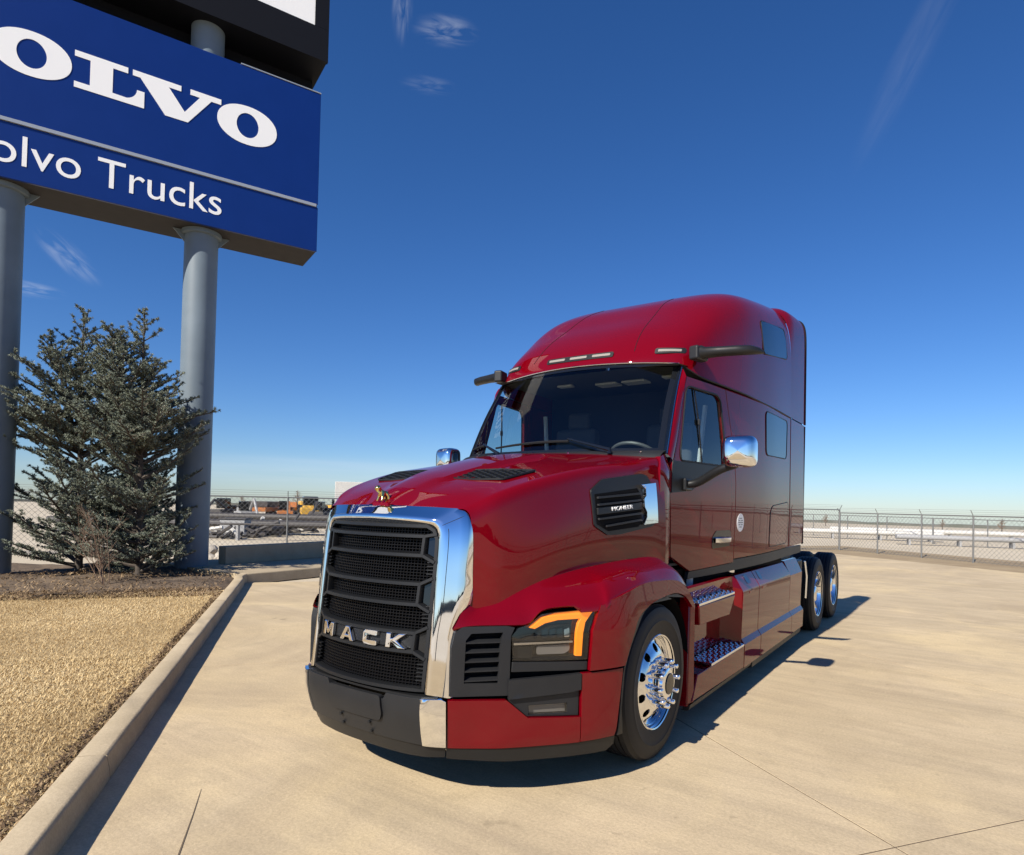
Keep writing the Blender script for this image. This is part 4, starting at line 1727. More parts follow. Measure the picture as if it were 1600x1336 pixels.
M['grillebar'] = simple('grille_bar_black', (0.010, 0.0105, 0.0115), 0.4, 0, 0.35)
grille = bar_on_grille('grille_frame', [(-.455, .652), (.455, .652), (.456, 1.30), (.452, 1.46), (.43, 1.51), (.39, 1.532), (-.39, 1.532), (-.43, 1.51), (-.452, 1.46), (-.456, 1.30), (-.455, .652)], 0.024, truck, 0.004)
for za, zb in ((1.476, 1.370), (1.213, 1.102), (.950, .850)):
    xj = .383
    for zz in (za, zb):
        bar_on_grille('grille_bar', [(-xj, zz), (xj, zz)], 0.024, grille, 0.010)
    for sg in (-1, 1):
        bar_on_grille('grille_bar', [(sg * xj, za + .008), (sg * (xj - .004), zb - .008)], 0.021, grille, 0.009)
        bar_on_grille('grille_bar', [(sg * xj, za), (sg * .452, min(za + .036, 1.49))], 0.021, grille, 0.009)
        bar_on_grille('grille_bar', [(sg * xj, zb), (sg * .452, zb - .036)], 0.021, grille, 0.009)
        poly_panel('grille_insert', lambda u, v, o: GR(u, v, o), [(sg * .395, za - .01), (sg * .448, za + .018), (sg * .448, zb - .018), (sg * .395, zb + .01)], M['gloss'], grille, off=-0.02, thick=0.01, step=0)
# horizontal end ribs on the side of the mesh
for zz0 in (.70, 1.01, 1.27):
    for k in range(5):
        for sg in (-1, 1):
            bar_on_grille('grille_rib', [(sg * .405, zz0 + k * .021), (sg * .447, zz0 + k * .021)], 0.007, grille, -0.006, 0.03)
poly_panel('letter_plate', GR, [(-.372, .868), (.372, .868), (.372, .936), (-.372, .936)], M['black'], grille, off=-0.004, thick=0.01, step=0.08)
H_ = 0.080
mk = {
    'M': [[(0, 0), (0, 1), (.36, 1), (.66, .50), (.96, 1), (1.32, 1), (1.32, 0), (.98, 0), (.98, .50), (.76, .14), (.56, .14), (.34, .50), (.34, 0)]],
    'A': [[(0, 0), (.52, 1), (.90, 1), (1.42, 0), (1.04, 0), (.95, .20), (.47, .20), (.38, 0)], [(.57, .42), (.85, .42), (.71, .72)]],
    'C': [[(.16, 0), (0, .16), (0, .84), (.16, 1), (1.20, 1), (1.20, .68), (.34, .68), (.34, .32), (1.20, .32), (1.20, 0)]],
    'K': [[(0, 0), (0, 1), (.34, 1), (.34, .66), (.50, .66), (.92, 1), (1.40, 1), (.78, .52), (1.44, 0), (.94, 0), (.50, .36), (.34, .36), (.34, 0)]],
}
for ch, x0 in (('M', -.332), ('A', -.140), ('C', .058), ('K', .224)):
    ls = [[(x0 + p[0] * H_ * 1.08, .864 + p[1] * H_) for p in l] for l in mk[ch]]
    poly_panel('letter', GR, ls[0], M['chrome'], grille, holes=ls[1:], off=0.024, thick=0.022, step=0, bevel=0.005)

# ---- bumper ----------------------------------------------------------------
U0 = 0.470
notch = [(-U0, .355), (U0, .355), (U0, .618), (.245, .618), (.225, .582), (-.225, .582), (-.245, .618), (-U0, .618)]
bump = poly_panel('bumper', FC, notch, M['grey'], truck, off=0.0, thick=0.05, step=0.05, bevel=0.010)
poly_panel('plate_mount', FC, round_poly([(-.20, .455), (.20, .455), (.222, .50), (.212, .600), (-.212, .600), (-.222, .50)], 0.02), M['grey'], bump, off=0.014, thick=0.03, step=0.05, bevel=0.006)
for u_, z_ in ((-.13, .43), (.11, .43), (-.13, .375), (.11, .375)):
    mb = MB()
    c = Vector(FC(u_, z_, 0.002))
    mb.tube([c, c + Vector((0, -0.012, 0))], 0.009, 10)
    mb.build('bolt', M['black'], bump)
poly_panel('bumper_ledge', lambda u, v, o: (FC(u, .612)[0], FC(u, .612)[1] + 0.01 + v, .628 + o), [(-.56, 0), (.56, 0), (.50, .14), (-.50, .14)], M['black'], bump, off=0, thick=0.012, step=0.08)
poly_panel('valance', FC, [(-.612, .285), (-.30, .268), (.30, .268), (.612, .285), (.612, .348), (-.612, .350)], M['black'], bump, off=-0.012, thick=0.03, step=0.06, bevel=0.006)


def bumper_side(sx):
    cap = [(.474, .357), (.616, .352), (.610, .610), (.585, .622), (.476, .622)]
    c = poly_panel('bumper_end_cap', FC, cap, M['chrome'], truck, off=0.012, thick=0.04, step=0.03, sx=sx, bevel=0.012)
    cor = [(.622, .347), (1.388, .319), (1.386, .466), (1.067, .490), (.955, .585), (.94, .596), (.62, .612)]
    cp = poly_panel('bumper_corner', FC, cor, M['red'], truck, off=0.0, thick=0.035, step=0.04, sx=sx, bevel=0.010)
    poly_panel('bumper_side', FC, [(1.393, .319), (1.640, .316), (1.700, .708), (1.391, .712)], M['red'], truck, off=0.0, thick=0.035, step=0.04, sx=sx, bevel=0.010)
    poly_panel('valance', FC, [(.620, .280), (.98, .250), (1.36, .236), (1.60, .228), (1.655, .26), (1.650, .311), (1.385, .314), (.622, .342)], M['black'], cp, off=-0.008, thick=0.03, step=0.05, sx=sx, bevel=0.006)
    # fog lamp panel: upper brow and lower recess
    fp = poly_panel('fog_lamp_panel', FC, [(.952, .600), (1.30, .610), (1.386, .62), (1.386, .712), (.950, .705)], M['grey'], truck, off=0.004, thick=0.03, step=0.05, sx=sx, bevel=0.008)
    poly_panel('fog_lamp_recess', FC, [(.960, .585), (1.067, .494), (1.382, .471), (1.384, .612), (1.30, .600), (.955, .592)], M['grey'], fp, holes=[[(1.075, .500), (1.312, .490), (1.310, .548), (1.073, .553)]], off=-0.022, thick=0.03, step=0.05, sx=sx, bevel=0.006)
    poly_panel('fog_lamp', FC, [(1.078, .503), (1.309, .493), (1.307, .545), (1.076, .550)], M['clearlamp'], fp, off=-0.05, thick=0.01, step=0.05, sx=sx)
    poly_panel('lamp_lens', FC, [(1.078, .503), (1.309, .493), (1.307, .545), (1.076, .550)], M['lens'], fp, off=-0.028, thick=0.004, step=0.05, sx=sx)
    # dark gap behind everything
    poly_panel('bumper_core', FC, [(.60, .36), (1.66, .34), (1.70, .98), (1.0, .99), (.61, .99)], M['void'], truck, off=-0.075, thick=0.01, step=0.06, sx=sx)
    # band below the headlamp
    poly_panel('lamp_band', FC, [(.968, .744), (1.432, .724), (1.436, .773), (.972, .799)], M['grey'], truck, off=-0.014, thick=0.03, step=0.05, sx=sx, bevel=0.006)
    # vent panel beside the grille
    vo = [(.632, .628), (.958, .618), (.962, .94), (.985, .985), (.94, .996), (.694, .998), (.652, .965), (.634, .89)]
    vh = [(.706, .696), (.892, .688), (.902, .90), (.918, .962), (.742, .960), (.712, .925)]
    vp = poly_panel('vent_panel', FC, vo, M['grey'], truck, holes=[vh], off=-0.012, thick=0.035, step=0.04, sx=sx, bevel=0.010)
    for k in range(5):
        z_ = .706 + k * .051
        poly_panel('vent_slat', lambda u, v, o: FC(u, z_ + 0.30 * v + o * 0.9, -0.015 - v), [(.700, 0), (.912, 0), (.912, .05), (.700, .05)], M['grey'], vp, off=0.004, thick=0.008, step=0, sx=sx)
    # headlamp
    hl = [(.966, .94), (1.006, .982), (1.069, .999), (1.144, 1.052), (1.244, 1.060), (1.505, 1.066), (1.449, .943), (1.436, .784), (.972, .805)]
    bk = poly_panel('headlamp', FC, hl, M['gloss'], truck, off=-0.07, thick=0.01, step=0.04, sx=sx)
    # side walls of the housing
    mb = MB()
    n = len(hl)
    for k in range(n):
        a, b = hl[k - 1], hl[k]
        q = [FC(a[0], a[1], -0.07), FC(b[0], b[1], -0.07), FC(b[0], b[1], -0.016), FC(a[0], a[1], -0.016)]
        mb.add([(p[0] * sx, p[1], p[2]) for p in q], [(0, 1, 2, 3)])
    mb.build('lamp_housing', M['gloss'], bk, False)
    am = [(1.074, .978), (1.150, 1.030), (1.240, 1.050), (1.494, 1.060), (1.462, 1.030), (1.428, .992), (1.410, .93), (1.402, .802), (1.358, .806), (1.364, .94), (1.378, .988), (1.396, 1.014), (1.25, 1.013), (1.170, .998), (1.108, .970)]
    poly_panel('indicator_strip', FC, am, M['amber'], bk, off=-0.026, thick=0.02, step=0, sx=sx, bevel=0.004)
    poly_panel('lamp_unit', FC, round_poly([(1.12, .900), (1.335, .900), (1.345, .985), (1.20, .985), (1.13, .955)], 0.012), M['gloss'], bk, off=-0.045, thick=0.02, step=0, sx=sx, bevel=0.004)
    for k in range(4):
        u0 = 1.155 + k * .045
        poly_panel('led_cell', FC, round_poly([(u0, .915), (u0 + .034, .915), (u0 + .034, .968), (u0, .958)], 0.008), M['chrome'] if k == 3 else M['privacy'], bk, off=-0.038, thick=0.008, step=0, sx=sx)
    poly_panel('chrome_line', FC, [(.985, .885), (1.345, .882), (1.345, .892), (.985, .897)], M['chrome'], bk, off=-0.036, thick=0.02, step=0, sx=sx)
    poly_panel('reflector', FC, round_poly([(1.13, .822), (1.30, .818), (1.335, .835), (1.335, .868), (1.13, .870)], 0.012), M['clearlamp'], bk, off=-0.055, thick=0.01, step=0, sx=sx, bevel=0.004)
    poly_panel('lamp_unit', FC, [(.985, .812), (1.10, .808), (1.10, .872), (.985, .876)], M['black'], bk, off=-0.050, thick=0.01, step=0, sx=sx)
    poly_panel('lamp_lens', FC, hl, M['lens'], bk, off=-0.010, thick=0.0, step=0.04, sx=sx)


both(bumper_side)

# ---- fender ------------------------------------------------------------------
A_ = [(.598, -.115, 1.125), (.634, -.065, 1.085), (.68, .02, 1.115), (.735, .14, 1.168), (.785, .28, 1.212), (.825, .42, 1.24), (.87, .65, 1.268), (.892, .8, 1.280), (.922, 1.0, 1.294), (.957, 1.25, 1.306), (.99, 1.45, 1.308), (1.01, 1.62, 1.285), (1.02, 1.76, 1.20), (1.03, 1.84, 1.06)]
uB = [.640, .745, .990, 1.069, 1.144, 1.250, 1.512, 1.613, 1.97, 2.30, 2.54, 2.68, 2.80, 2.87]
zB = [.985, 1.003, 1.001, 1.010, 1.072, 1.090, 1.098, 1.135, 1.190, 1.185, 1.165, 1.125, 1.04, .945]


def fender(sx):
    B_ = [FC(u, z, -0.010 if i < 6 else 0.0) for i, (u, z) in enumerate(zip(uB, zB))]
    A2, B2 = crom(A_, 8), crom(B_, 8)
    rows = []
    n = len(A2)
    for k in range(n):
        a, b = A2[k], B2[k]
        tt = (A2[min(k + 1, n - 1)] - A2[max(k - 1, 0)])
        nn = tt.cross(b - a)
        if nn.length < 1e-6:
            nn = Vector((0, 0, 1))
        nn.normalize()
        if nn.z < 0:
            nn = -nn
        L = (b - a).length
        f = sstep(30, 64, k)
        row = []
        for j in range(15):
            w = j / 14
            e = (math.sin(PI * w ** 1.45) * 0.070 * L * (0.7 + 0.9 * f))
            row.append(tuple(a.lerp(b, w) + nn * e))
        # turn the outer edge under
        lastp = Vector(row[-1])
        if k >= 44:
            row.append(tuple(lastp + Vector((0.010, 0, -0.018))))
            row.append(tuple(lastp + Vector((0.012, 0, -0.04))))
        else:
            row.append(tuple(lastp + Vector((-.002, .004, -0.006))))
            row.append(tuple(lastp + Vector((-.012, .020, -0.012))))
        rows.append(row)
    loft('fender', rows, M['red'], truck, sx, angle=50, out=(0.3, -0.3, 1))
    # side of the fender down to the arch
    uz = crom([(u, z, 0) for u, z in zip(uB, zB)], 6)
    topc = [(q.x, q.y - 0.014) for q in uz if q.x >= 1.53]
    lowc = crom([(q[0], q[1], 0) for q in [(1.700, .722), (1.718, .751), (1.784, .874), (1.881, .981), (2.107, 1.045), (2.40, 1.068), (2.559, 1.060), (2.70, 1.02), (2.82, .93)]], 4)
    side = [(1.516, 1.090), (1.453, .950), (1.440, .785), (1.436, .724)] + [(q.x, q.y) for q in lowc] + topc[::-1]
    poly_panel('fender_side', FC, side, M['red'], truck, off=0.012, thick=0.03, step=0.05, sx=sx, bevel=0.008)
    # black arch trim
    cu, cz, ri = 2.245, .505, .565
    inner = [(cu + ri * math.cos(a), cz + ri * math.sin(a)) for a in np.linspace(math.radians(-24), math.radians(200), 30)]
    outer = [(1.660, .315), (1.703, .712), (1.722, .751), (1.788, .872), (1.884, .978), (2.108, 1.041), (2.40, 1.064), (2.559, 1.056), (2.70, 1.016), (2.82, .926), (2.90, .86), (2.985, .66), (2.93, .291), (2.77, .235)]
    poly_panel('arch_trim', FC, outer + inner, M['black'], truck, off=0.004, thick=0.05, step=0.08, sx=sx, bevel=0.006)
    # wheel well liner
    rows = []
    for a in np.linspace(math.radians(-20), math.radians(200), 30):
        rows.append([(x, 1.195 + .60 * math.cos(a), .505 + .60 * math.sin(a)) for x in (1.17, .9, .55)])
    loft('wheel_well', rows, M['void'], truck, sx, angle=60)
    rows = []
    for a in np.linspace(math.radians(-20), math.radians(200), 20):
        rows.append([(.56, 1.195 + r * math.cos(a), .505 + r * math.sin(a)) for r in (.05, .61)])
    loft('wheel_well', rows, M['void'], truck, sx, angle=60)


both(fender)

# ---- hood side vent -----------------------------------------------------------
vent_out = [(.72, 1.76), (.86, 1.835), (1.38, 1.895), (1.46, 1.885), (1.545, 1.80), (1.555, 1.545), (1.50, 1.52), (1.05, 1.470), (.90, 1.468), (.74, 1.53)]


def HV(y, z, off=0.0):
    return HS(1.15 + (y - 1.15) * 0.89, z + 0.006, off)


def side_vent(sx):
    v = poly_panel('side_vent', HV, round_poly(vent_out, 0.02), M['black'], truck, off=0.010, thick=0.03, step=0.07, sx=sx, bevel=0.006)
    poly_panel('vent_recess_shade', HV, [(.755, 1.735), (1.30, 1.790), (1.345, 1.75), (1.345, 1.55), (1.30, 1.52), (.90, 1.495), (.76, 1.545)], M['void'], v, off=0.0125, thick=0.002, step=0.07, sx=sx)  # thin dark sheet on the panel, painting the shade of a recess
    for k in range(5):
        z0 = 1.522 + k * 0.046
        w0 = .775 if k > 0 else .86
        if k == 2:
            poly_panel('vent_slat', HV, [(.765, z0 - .012), (1.34, z0 + .030), (1.34, z0 + .078), (.765, z0 + .032)], M['black'], v, off=0.024, thick=0.014, step=0.08, sx=sx, bevel=0.003)
        else:
            poly_panel('vent_slat', HV, [(w0, z0), (1.33, z0 + .040), (1.33, z0 + .054), (w0, z0 + .013)], M['grey'], v, off=0.026, thick=0.014, step=0.08, sx=sx, bevel=0.003)
    ch = [(1.315, 1.815), (1.525, 1.835), (1.533, 1.548), (1.33, 1.535), (1.375, 1.59), (1.375, 1.625), (1.345, 1.66), (1.345, 1.72), (1.375, 1.74), (1.375, 1.785)]
    poly_panel('vent_chrome', HV, ch, M['chrome'], v, off=0.040, thick=0.028, step=0.04, sx=sx, bevel=0.006)
    tm = text_mesh('PIONEER', 1.0, 0.02, 0.0, 1.02)
    xs = [p.co.x for p in tm.vertices]
    ys = [p.co.y for p in tm.vertices]
    for p in tm.vertices:
        u = (p.co.x - min(xs)) / (max(xs) - min(xs))
        vv = (p.co.y - min(ys)) / (max(ys) - min(ys))
        yy = (.925 + u * .275) if sx > 0 else (1.20 - u * .275)
        zz = 1.628 + (yy - .925) * 0.072 + vv * 0.026
        q = HV(yy, zz, 0.027 + p.co.z * 0.1)
        p.co = (q[0] * sx, q[1], q[2])
    link_mesh('lettering', tm, M['white'], v, False)


both(side_vent)

# ---- hood ornament: little golden dog on a red shield ---------------------------
mb = MB()
sh_ = [(-.062, -.205), (.062, -.205), (.085, -.10), (0.0, .02), (-.085, -.10)]
top = [(x * 1.0, y, 1.658 + (y + .205) * 0.42) for x, y in sh_]
bot = [(x * 1.15, y - .008 if y < -.2 else y, 1.62 + (y + .205) * 0.42) for x, y in sh_]
mb.add(bot + top, [(5, 6, 7, 8, 9)] + [(i, (i + 1) % 5, 5 + (i + 1) % 5, 5 + i) for i in range(5)])
mount = mb.build('ornament_mount', M['red'], truck, False, fix=True, bevel=0.004)
wedge = [(-.045, -.02), (.045, -.02), (.12, .30), (-.12, .30)]
vsd = bpy.data.meshes.new('hood_ornament')
S_ = 1.0
jo = [((0, .030, .065), .020), ((0, -.010, .068), .023), ((0, -.038, .082), .019), ((0, -.058, .100), .023), ((0, -.078, .094), .017),
      ((.020, -.022, .040), .011), ((.026, -.036, .004), .009), ((-.020, -.022, .040), .011), ((-.026, -.036, .004), .009),
      ((.018, .042, .040), .012), ((.022, .040, .004), .009), ((-.018, .042, .040), .012), ((-.022, .040, .004), .009),
      ((.018, -.052, .122), .007), ((-.018, -.052, .122), .007), ((0, .055, .078), .006)]
ed = [(0, 1), (1, 2), (2, 3), (3, 4), (1, 5), (5, 6), (1, 7), (7, 8), (0, 9), (9, 10), (0, 11), (11, 12), (3, 13), (3, 14), (0, 15)]
vsd.from_pydata([j[0] for j in jo], ed, [])
dog = link_mesh('hood_ornament', vsd, M['gold'], truck, False)
dog.location = (0, -.185, 1.662)
dog.scale = (.78, .78, .78)
sk = dog.modifiers.new('skin', 'SKIN')
for i, j in enumerate(jo):
    vsd.skin_vertices[0].data[i].radius = (j[1], j[1])
vsd.skin_vertices[0].data[0].use_root = True
sb = dog.modifiers.new('sub', 'SUBSURF')
sb.levels = sb.render_levels = 2
sk.use_smooth_shade = True

# ---- windscreen, cowl and pillars ------------------------------------------------
WB = lambda x: (x, 1.785 - .16 * (1 - (abs(x) / .955) ** 2), 2.098 + 0.0 * x)
WT = lambda x: (x, 2.238 - .18 * (1 - (abs(x) / .90) ** 2), 2.862 + .03 * (1 - (abs(x) / .90) ** 2))
rows = []
for i in range(25):
    t = -1 + 2 * i / 24
    a, b = Vector(WB(.955 * t)), Vector(WT(.90 * t))
    rows.append([tuple(a.lerp(b, k / 12) + Vector((0, -0.03 * math.sin(PI * k / 12), 0.012 * math.sin(PI * k / 12)))) for k in range(13)])
ws = loft('windscreen', rows, M['glass'], truck, angle=60, out=(0, -1, .5))


def on_ws(t, k, d=0.0):
    a, b = Vector(WB(.955 * t)), Vector(WT(.90 * t))
    v = a.lerp(b, k) + Vector((0, -0.03 * math.sin(PI * k), 0.012 * math.sin(PI * k)))
    return v + Vector((0, -0.86, 0.51)) * d


# black border of the glass
def ws_band(name, f0, f1, mat, d=0.003, parent=ws):
    rows = [[tuple(on_ws(*f0(s), d)), tuple(on_ws(*f1(s), d))] for s in np.linspace(0, 1, 40)]
    return loft(name, rows, mat, parent, angle=60, out=(0, -1, .5))


ws_band('glass_border', lambda s: (-1 + 2 * s, 0.0), lambda s: (-1 + 2 * s, 0.028), M['gloss'])
ws_band('glass_border', lambda s: (-1 + 2 * s, 0.955), lambda s: (-1 + 2 * s, 1.0), M['gloss'])
for sg in (-1, 1):
    ws_band('glass_border', lambda s: (sg * 1.0, 0.028 + .927 * s), lambda s: (sg * .955, 0.028 + .927 * s), M['gloss'])


seam_line('bright_strip', [on_ws(t, 1.0, 0.006) + Vector((0, -.004, .004)) for t in np.linspace(-1, 1, 40)], 0.005, M['alu'], truck)


def pillar(sx):
    # black trim, bright line, then the red pillar back to the side panel
    W = [on_ws(1.0, k / 14) for k in range(15)]
    Pp = [Vector(CS(1.895 + .285 * k / 14 + .012 * math.sin(PI * k / 14), 2.03 + .715 * k / 14)) for k in range(15)]
    rows, rows2 = [], []
    for w, p in zip(W, Pp):
        e = (p - w)
        o_ = Vector((0.35, -0.8, 0.2)) * 0.022
        rows.append([tuple(w + Vector((-.006, 0.004, 0))), tuple(w + o_ * 0.8), tuple(w + e * 0.22 + o_), tuple(w + e * 0.40 + o_ * 0.6)])
        q = w + e * 0.40 + o_ * 0.55
        rows2.append([tuple(q), tuple(w + e * 0.52 + o_ * 1.1), tuple(w + e * 0.75 + o_ * 0.9), tuple(p + Vector((0.002, -.006, 0))), tuple(p + Vector((-.01, 0.02, 0)))])
    loft('pillar_trim', rows, M['gloss'], truck, sx, angle=50, out=(.5, -1, .2))
    loft('pillar', rows2, M['red'], truck, sx, angle=50, out=(1, -1, .2))
    seam_line('bright_strip', [w + (p - w) * 0.30 + Vector((0.35, -0.8, 0.2)) * 0.020 for w, p in zip(W, Pp)], 0.004, M['chrome'], truck, sx)


both(pillar)

# cowl between hood and glass
rows = []
for i in range(33):
    t = -1 + 2 * i / 32
    a = Vector(WB(.975 * t))
    rows.append([tuple(a + Vector((0, 0.03, -0.02))), tuple(a + Vector((0, -0.010, 0.004))), tuple(a + Vector((0, -.06, -.012))), tuple(a + Vector((0, -.11, -.040))), tuple(a + Vector((0, -.135, -.11)))])
cowl = loft('cowl', rows, M['grey'], truck, angle=50, out=(0, -.5, 1))
for t in (-.8, -.45, -.1, .25, .6, .85):
    mb = MB()
    c = Vector(WB(.96 * t)) + Vector((0, -.075, -.014))
    mb.tube([c, c + Vector((0, -.003, .010))], 0.010, 10)
    mb.build('bolt', M['alu'], cowl)


# red corner between hood, cowl and door
def cowl_side(sx):
    out = [(1.60, 1.20), (1.66, 1.18), (1.885, 1.275), (1.853, 1.754), (1.86, 1.994), (1.90, 2.045), (1.80, 2.085), (1.66, 2.045), (1.60, 1.95)]
    surf = lambda y, z, o: (1.008 - 0.10 * (y - 1.6) + o - 0.35 * max(0, z - 1.95) + 0.02 * math.sin(PI * min(max((y - 1.6) / .28, 0), 1)), y, z)
    poly_panel('cowl_side', surf, out, M['red'], truck, off=0.0, thick=0.04, step=0.05, sx=sx, bevel=0.01)


both(cowl_side)

# ---- cab side ------------------------------------------------------------------
WIN = [(2.019, 2.040), (2.007, 2.107), (2.164, 2.617), (2.196, 2.655), (2.241, 2.668), (2.722, 2.665), (2.782, 2.62), (2.827, 2.262), (2.837, 2.040)]
DOOR = [(1.869, 1.994), (1.862, 1.754), (1.9, 1.284), (2.214, 1.150), (3.079, 1.176), (3.079, 1.904), (3.045, 2.107), (2.951, 2.474), (2.882, 2.745), (2.187, 2.745), (1.909, 2.046)]


def cab_side(sx):
    d = poly_panel('door', CS, DOOR, M['red'], truck, holes=[WIN], off=0.0, thick=0.03, step=0.09, sx=sx, bevel=0.006)
    poly_panel('window_glass', CS, WIN, M['sideglass'], d, off=-0.014, thick=0.0, step=0.12, sx=sx)
    # window surround
    wn = round_poly(WIN, 0.03)
    seam_line('window_seal', [CS(p[0], p[1], 0.0) for p in wn + wn[:1]], 0.009, M['seal'], d, sx)
    seam_line('window_divider', [CS(2.314, 2.66, -0.004), CS(2.36, 2.381, -0.004), CS(2.384, 2.041, -0.004)], 0.007, M['seal'], d, sx)
    mb = MB()
    c = Vector(CS(2.36, 2.385, 0.0))
    c.x *= sx
    mb.box(c, (0.018, 0.03, 0.05))
    mb.build('divider_clip', M['black'], d, False, bevel=0.005)
    # black applique under the window
    ap = [(1.877, 1.996), (1.886, 2.033), (2.85, 2.033), (2.823, 1.997), (2.593, 1.962), (2.187, 1.805), (1.869, 1.78)]
    poly_panel('mirror_base', CS, ap, M['black'], d, off=0.006, thick=0.008, step=0.1, sx=sx, bevel=0.003)
    # handle
    hd = poly_panel('handle_recess', CS, round_poly([(2.602, 1.316), (2.969, 1.329), (2.996, 1.365), (2.996, 1.451), (2.969, 1.472), (2.676, 1.471), (2.602, 1.414)], 0.03), M['gloss'], d, off=0.004, thick=0.006, step=0.1, sx=sx)
    rows = []
    for k in range(11):
        t = k / 10
        y = 2.63 + .335 * t
        bow = 0.032 * math.sin(PI * min(max(t, 0.02), 0.98)) ** 0.5
        zc_ = 1.388
        rows.append([CS(y, zc_ + a, 0.006 + b + bow) for a, b in ((-.024, 0), (-.018, .010), (.018, .010), (.024, 0), (.018, -.008), (-.018, -.008))])
    loft('door_handle', rows, M['chrome'], d, sx, angle=50, close=True, out=(1, 0, 0))
    # sleeper wall
    SL = [(3.088, 1.205), (5.015, 1.235), (5.015, 2.738), (2.892, 2.748), (2.960, 2.474), (3.054, 2.107), (3.088, 1.904)]
    s_ = poly_panel('sleeper_side', CS, SL, M['red'], truck, off=0.0, thick=0.03, step=0.12, sx=sx, bevel=0.006)
    sw = round_poly([(3.93, 2.225), (4.80, 2.245), (4.83, 2.68), (3.90, 2.675)], 0.07, 5)
    poly_panel('sleeper_window', CS, sw, M['privacy'], s_, off=0.004, thick=0.006, step=0.15, sx=sx)
    seam_line('window_seal', [CS(p[0], p[1], 0.003) for p in sw + sw[:1]], 0.006, M['seal'], s_, sx)
    ht = round_poly([(4.12, 1.275), (4.86, 1.285), (4.93, 1.35), (4.93, 1.755), (4.20, 1.705), (4.12, 1.64)], 0.05, 4)
    h_ = poly_panel('luggage_hatch', CS, ht, M['red'], s_, off=0.004, thick=0.006, step=0.12, sx=sx, bevel=0.002)
    seam_line('hatch_seal', [CS(p[0], p[1], 0.0) for p in ht + ht[:1]], 0.006, M['seal'], h_, sx)
    # round white decal with lines of print
    dc = poly_panel('decal', CS, oval(3.215, 1.538, .085, .085, 32), M['white'], s_, off=0.003, thick=0.002, step=0, sx=sx)
    if sx > 0:
        for zz, a0, a1 in ((1.578, 3.18, 3.25), (1.558, 3.16, 3.20), (1.558, 3.22, 3.27), (1.538, 3.155, 3.275), (1.518, 3.165, 3.205), (1.518, 3.225, 3.265), (1.496, 3.185, 3.245)):
            poly_panel('print_line', CS, [(a0, zz - .004), (a1, zz - .004), (a1, zz + .005), (a0, zz + .005)], M['greybox'], dc, off=0.0045, thick=0.001, step=0, sx=sx)
    # sill
    poly_panel('sill', CS, [(2.20, 1.085), (5.80, 1.135), (5.80, 1.225), (5.01, 1.226), (3.085, 1.196), (3.08, 1.168), (2.22, 1.142)], M['grey'], truck, off=-0.012, thick=0.03, step=0.2, sx=sx, bevel=0.004)
    # side extender, lower and upper
    poly_panel('side_extender', CS, [(5.03, 1.235), (5.81, 1.250), (5.81, 2.738), (5.03, 2.738)], M['red'], truck, off=0.004, thick=0.03, step=0.15, sx=sx, bevel=0.006)
    seam_line('rubber_edge', [CS(5.822, 1.24), CS(5.822, 2.73)], 0.014, M['seal'], truck, sx)


both(cab_side)

# ---- roof ------------------------------------------------------------------------
base = [(0, 2.052, 2.902), (.30, 2.072, 2.899), (.60, 2.132, 2.888), (.80, 2.192, 2.876), (.905, 2.238, 2.862), (.965, 2.30, 2.820), (1.01, 2.40, 2.785), (1.05, 2.56, 2.770), (1.10, 2.85, 2.762), (1.150, 3.25, 2.757), (1.178, 3.65, 2.75), (1.2, 4.3, 2.747), (1.2, 5.02, 2.747)]
cy = [2.052, 2.089, 2.15, 2.249, 2.393, 2.586, 2.795, 2.982, 3.155, 3.347, 3.615, 4.09, 5.02]
r_z = pchip([2.052, 2.2, 2.4, 2.7, 3.1, 3.6, 4.2, 5.02], [2.902, 3.087, 3.256, 3.449, 3.7, 3.896, 4.022, 4.166])
BS = crom(base, 6)
CY = crom([(c, 0, 0) for c in cy], 6)
nexp = lambda k: 2.028 + 3.355 * sstep(12, 60, k)
rows = []
for k, (b, c) in enumerate(zip(BS, CY)):
    yc = c.x
    zc = r_z(yc)
    n = nexp(k)
    row = []
    for j in range(25):
        a = PI / 2 * j / 24
        cx_ = math.cos(a) ** (2 / n) if j < 24 else 0.0
        sz_ = math.sin(a) ** (2 / n)
        w = 1 - cx_
        row.append((b.x * cx_, b.y + (yc - b.y) * (0.064 * w + 0.936 * sz_), b.z + (zc - b.z) * sz_))
    rows.append(row + [(-p[0], p[1], p[2]) for p in row[-2::-1]])
roof = loft('roof', rows[1:], M['red'], truck, angle=40, out=(0, 0, 1))


def RS(y, z, off=0.0):
    """side of the roof (rear part)"""
    n = 5.3
    zb, zc = 2.747, r_z(y)
    t = min(max((z - zb) / (zc - zb), 0), 0.999)
    x = _xs(y) * (1 - t ** n) ** (1 / n)
    return (x + off, y, z)


def extender_top(sx):
    rws = []
    for i in range(9):
        t = i / 8
        y = 5.030 + .780 * t
        n, zc_ = 6.2 + 9 * t ** .5, 4.125
        row = []
        for k in range(26):
            a = PI / 2 * min(k / 25 * 1.02, 1.0) * .985
            row.append((1.196 * math.cos(a) ** (2 / n) + .008 * t, y, 2.750 + (zc_ - 2.750) * math.sin(a) ** (2 / n)))
        rws.append([(1.196 + .008 * t, y, 2.750)] + [q for q in row if q[0] > .55][1:])
    m_ = min(len(r) for r in rws)
    rws = [r[:m_] for r in rws]
    e = loft('side_extender', rws, M['red'], truck, sx, angle=40, out=(1, 0, .2))
    seam_line('rubber_edge', [(q[0], q[1] + .012, q[2]) for q in rws[-1]], 0.014, M['seal'], truck, sx)
    loft('extender_liner', [[(q[0] - .03, q[1], q[2] - .03) for q in r] for r in rws[2:]], M['void'], truck, sx, angle=40, out=(-1, 0, 0))


both(extender_top)


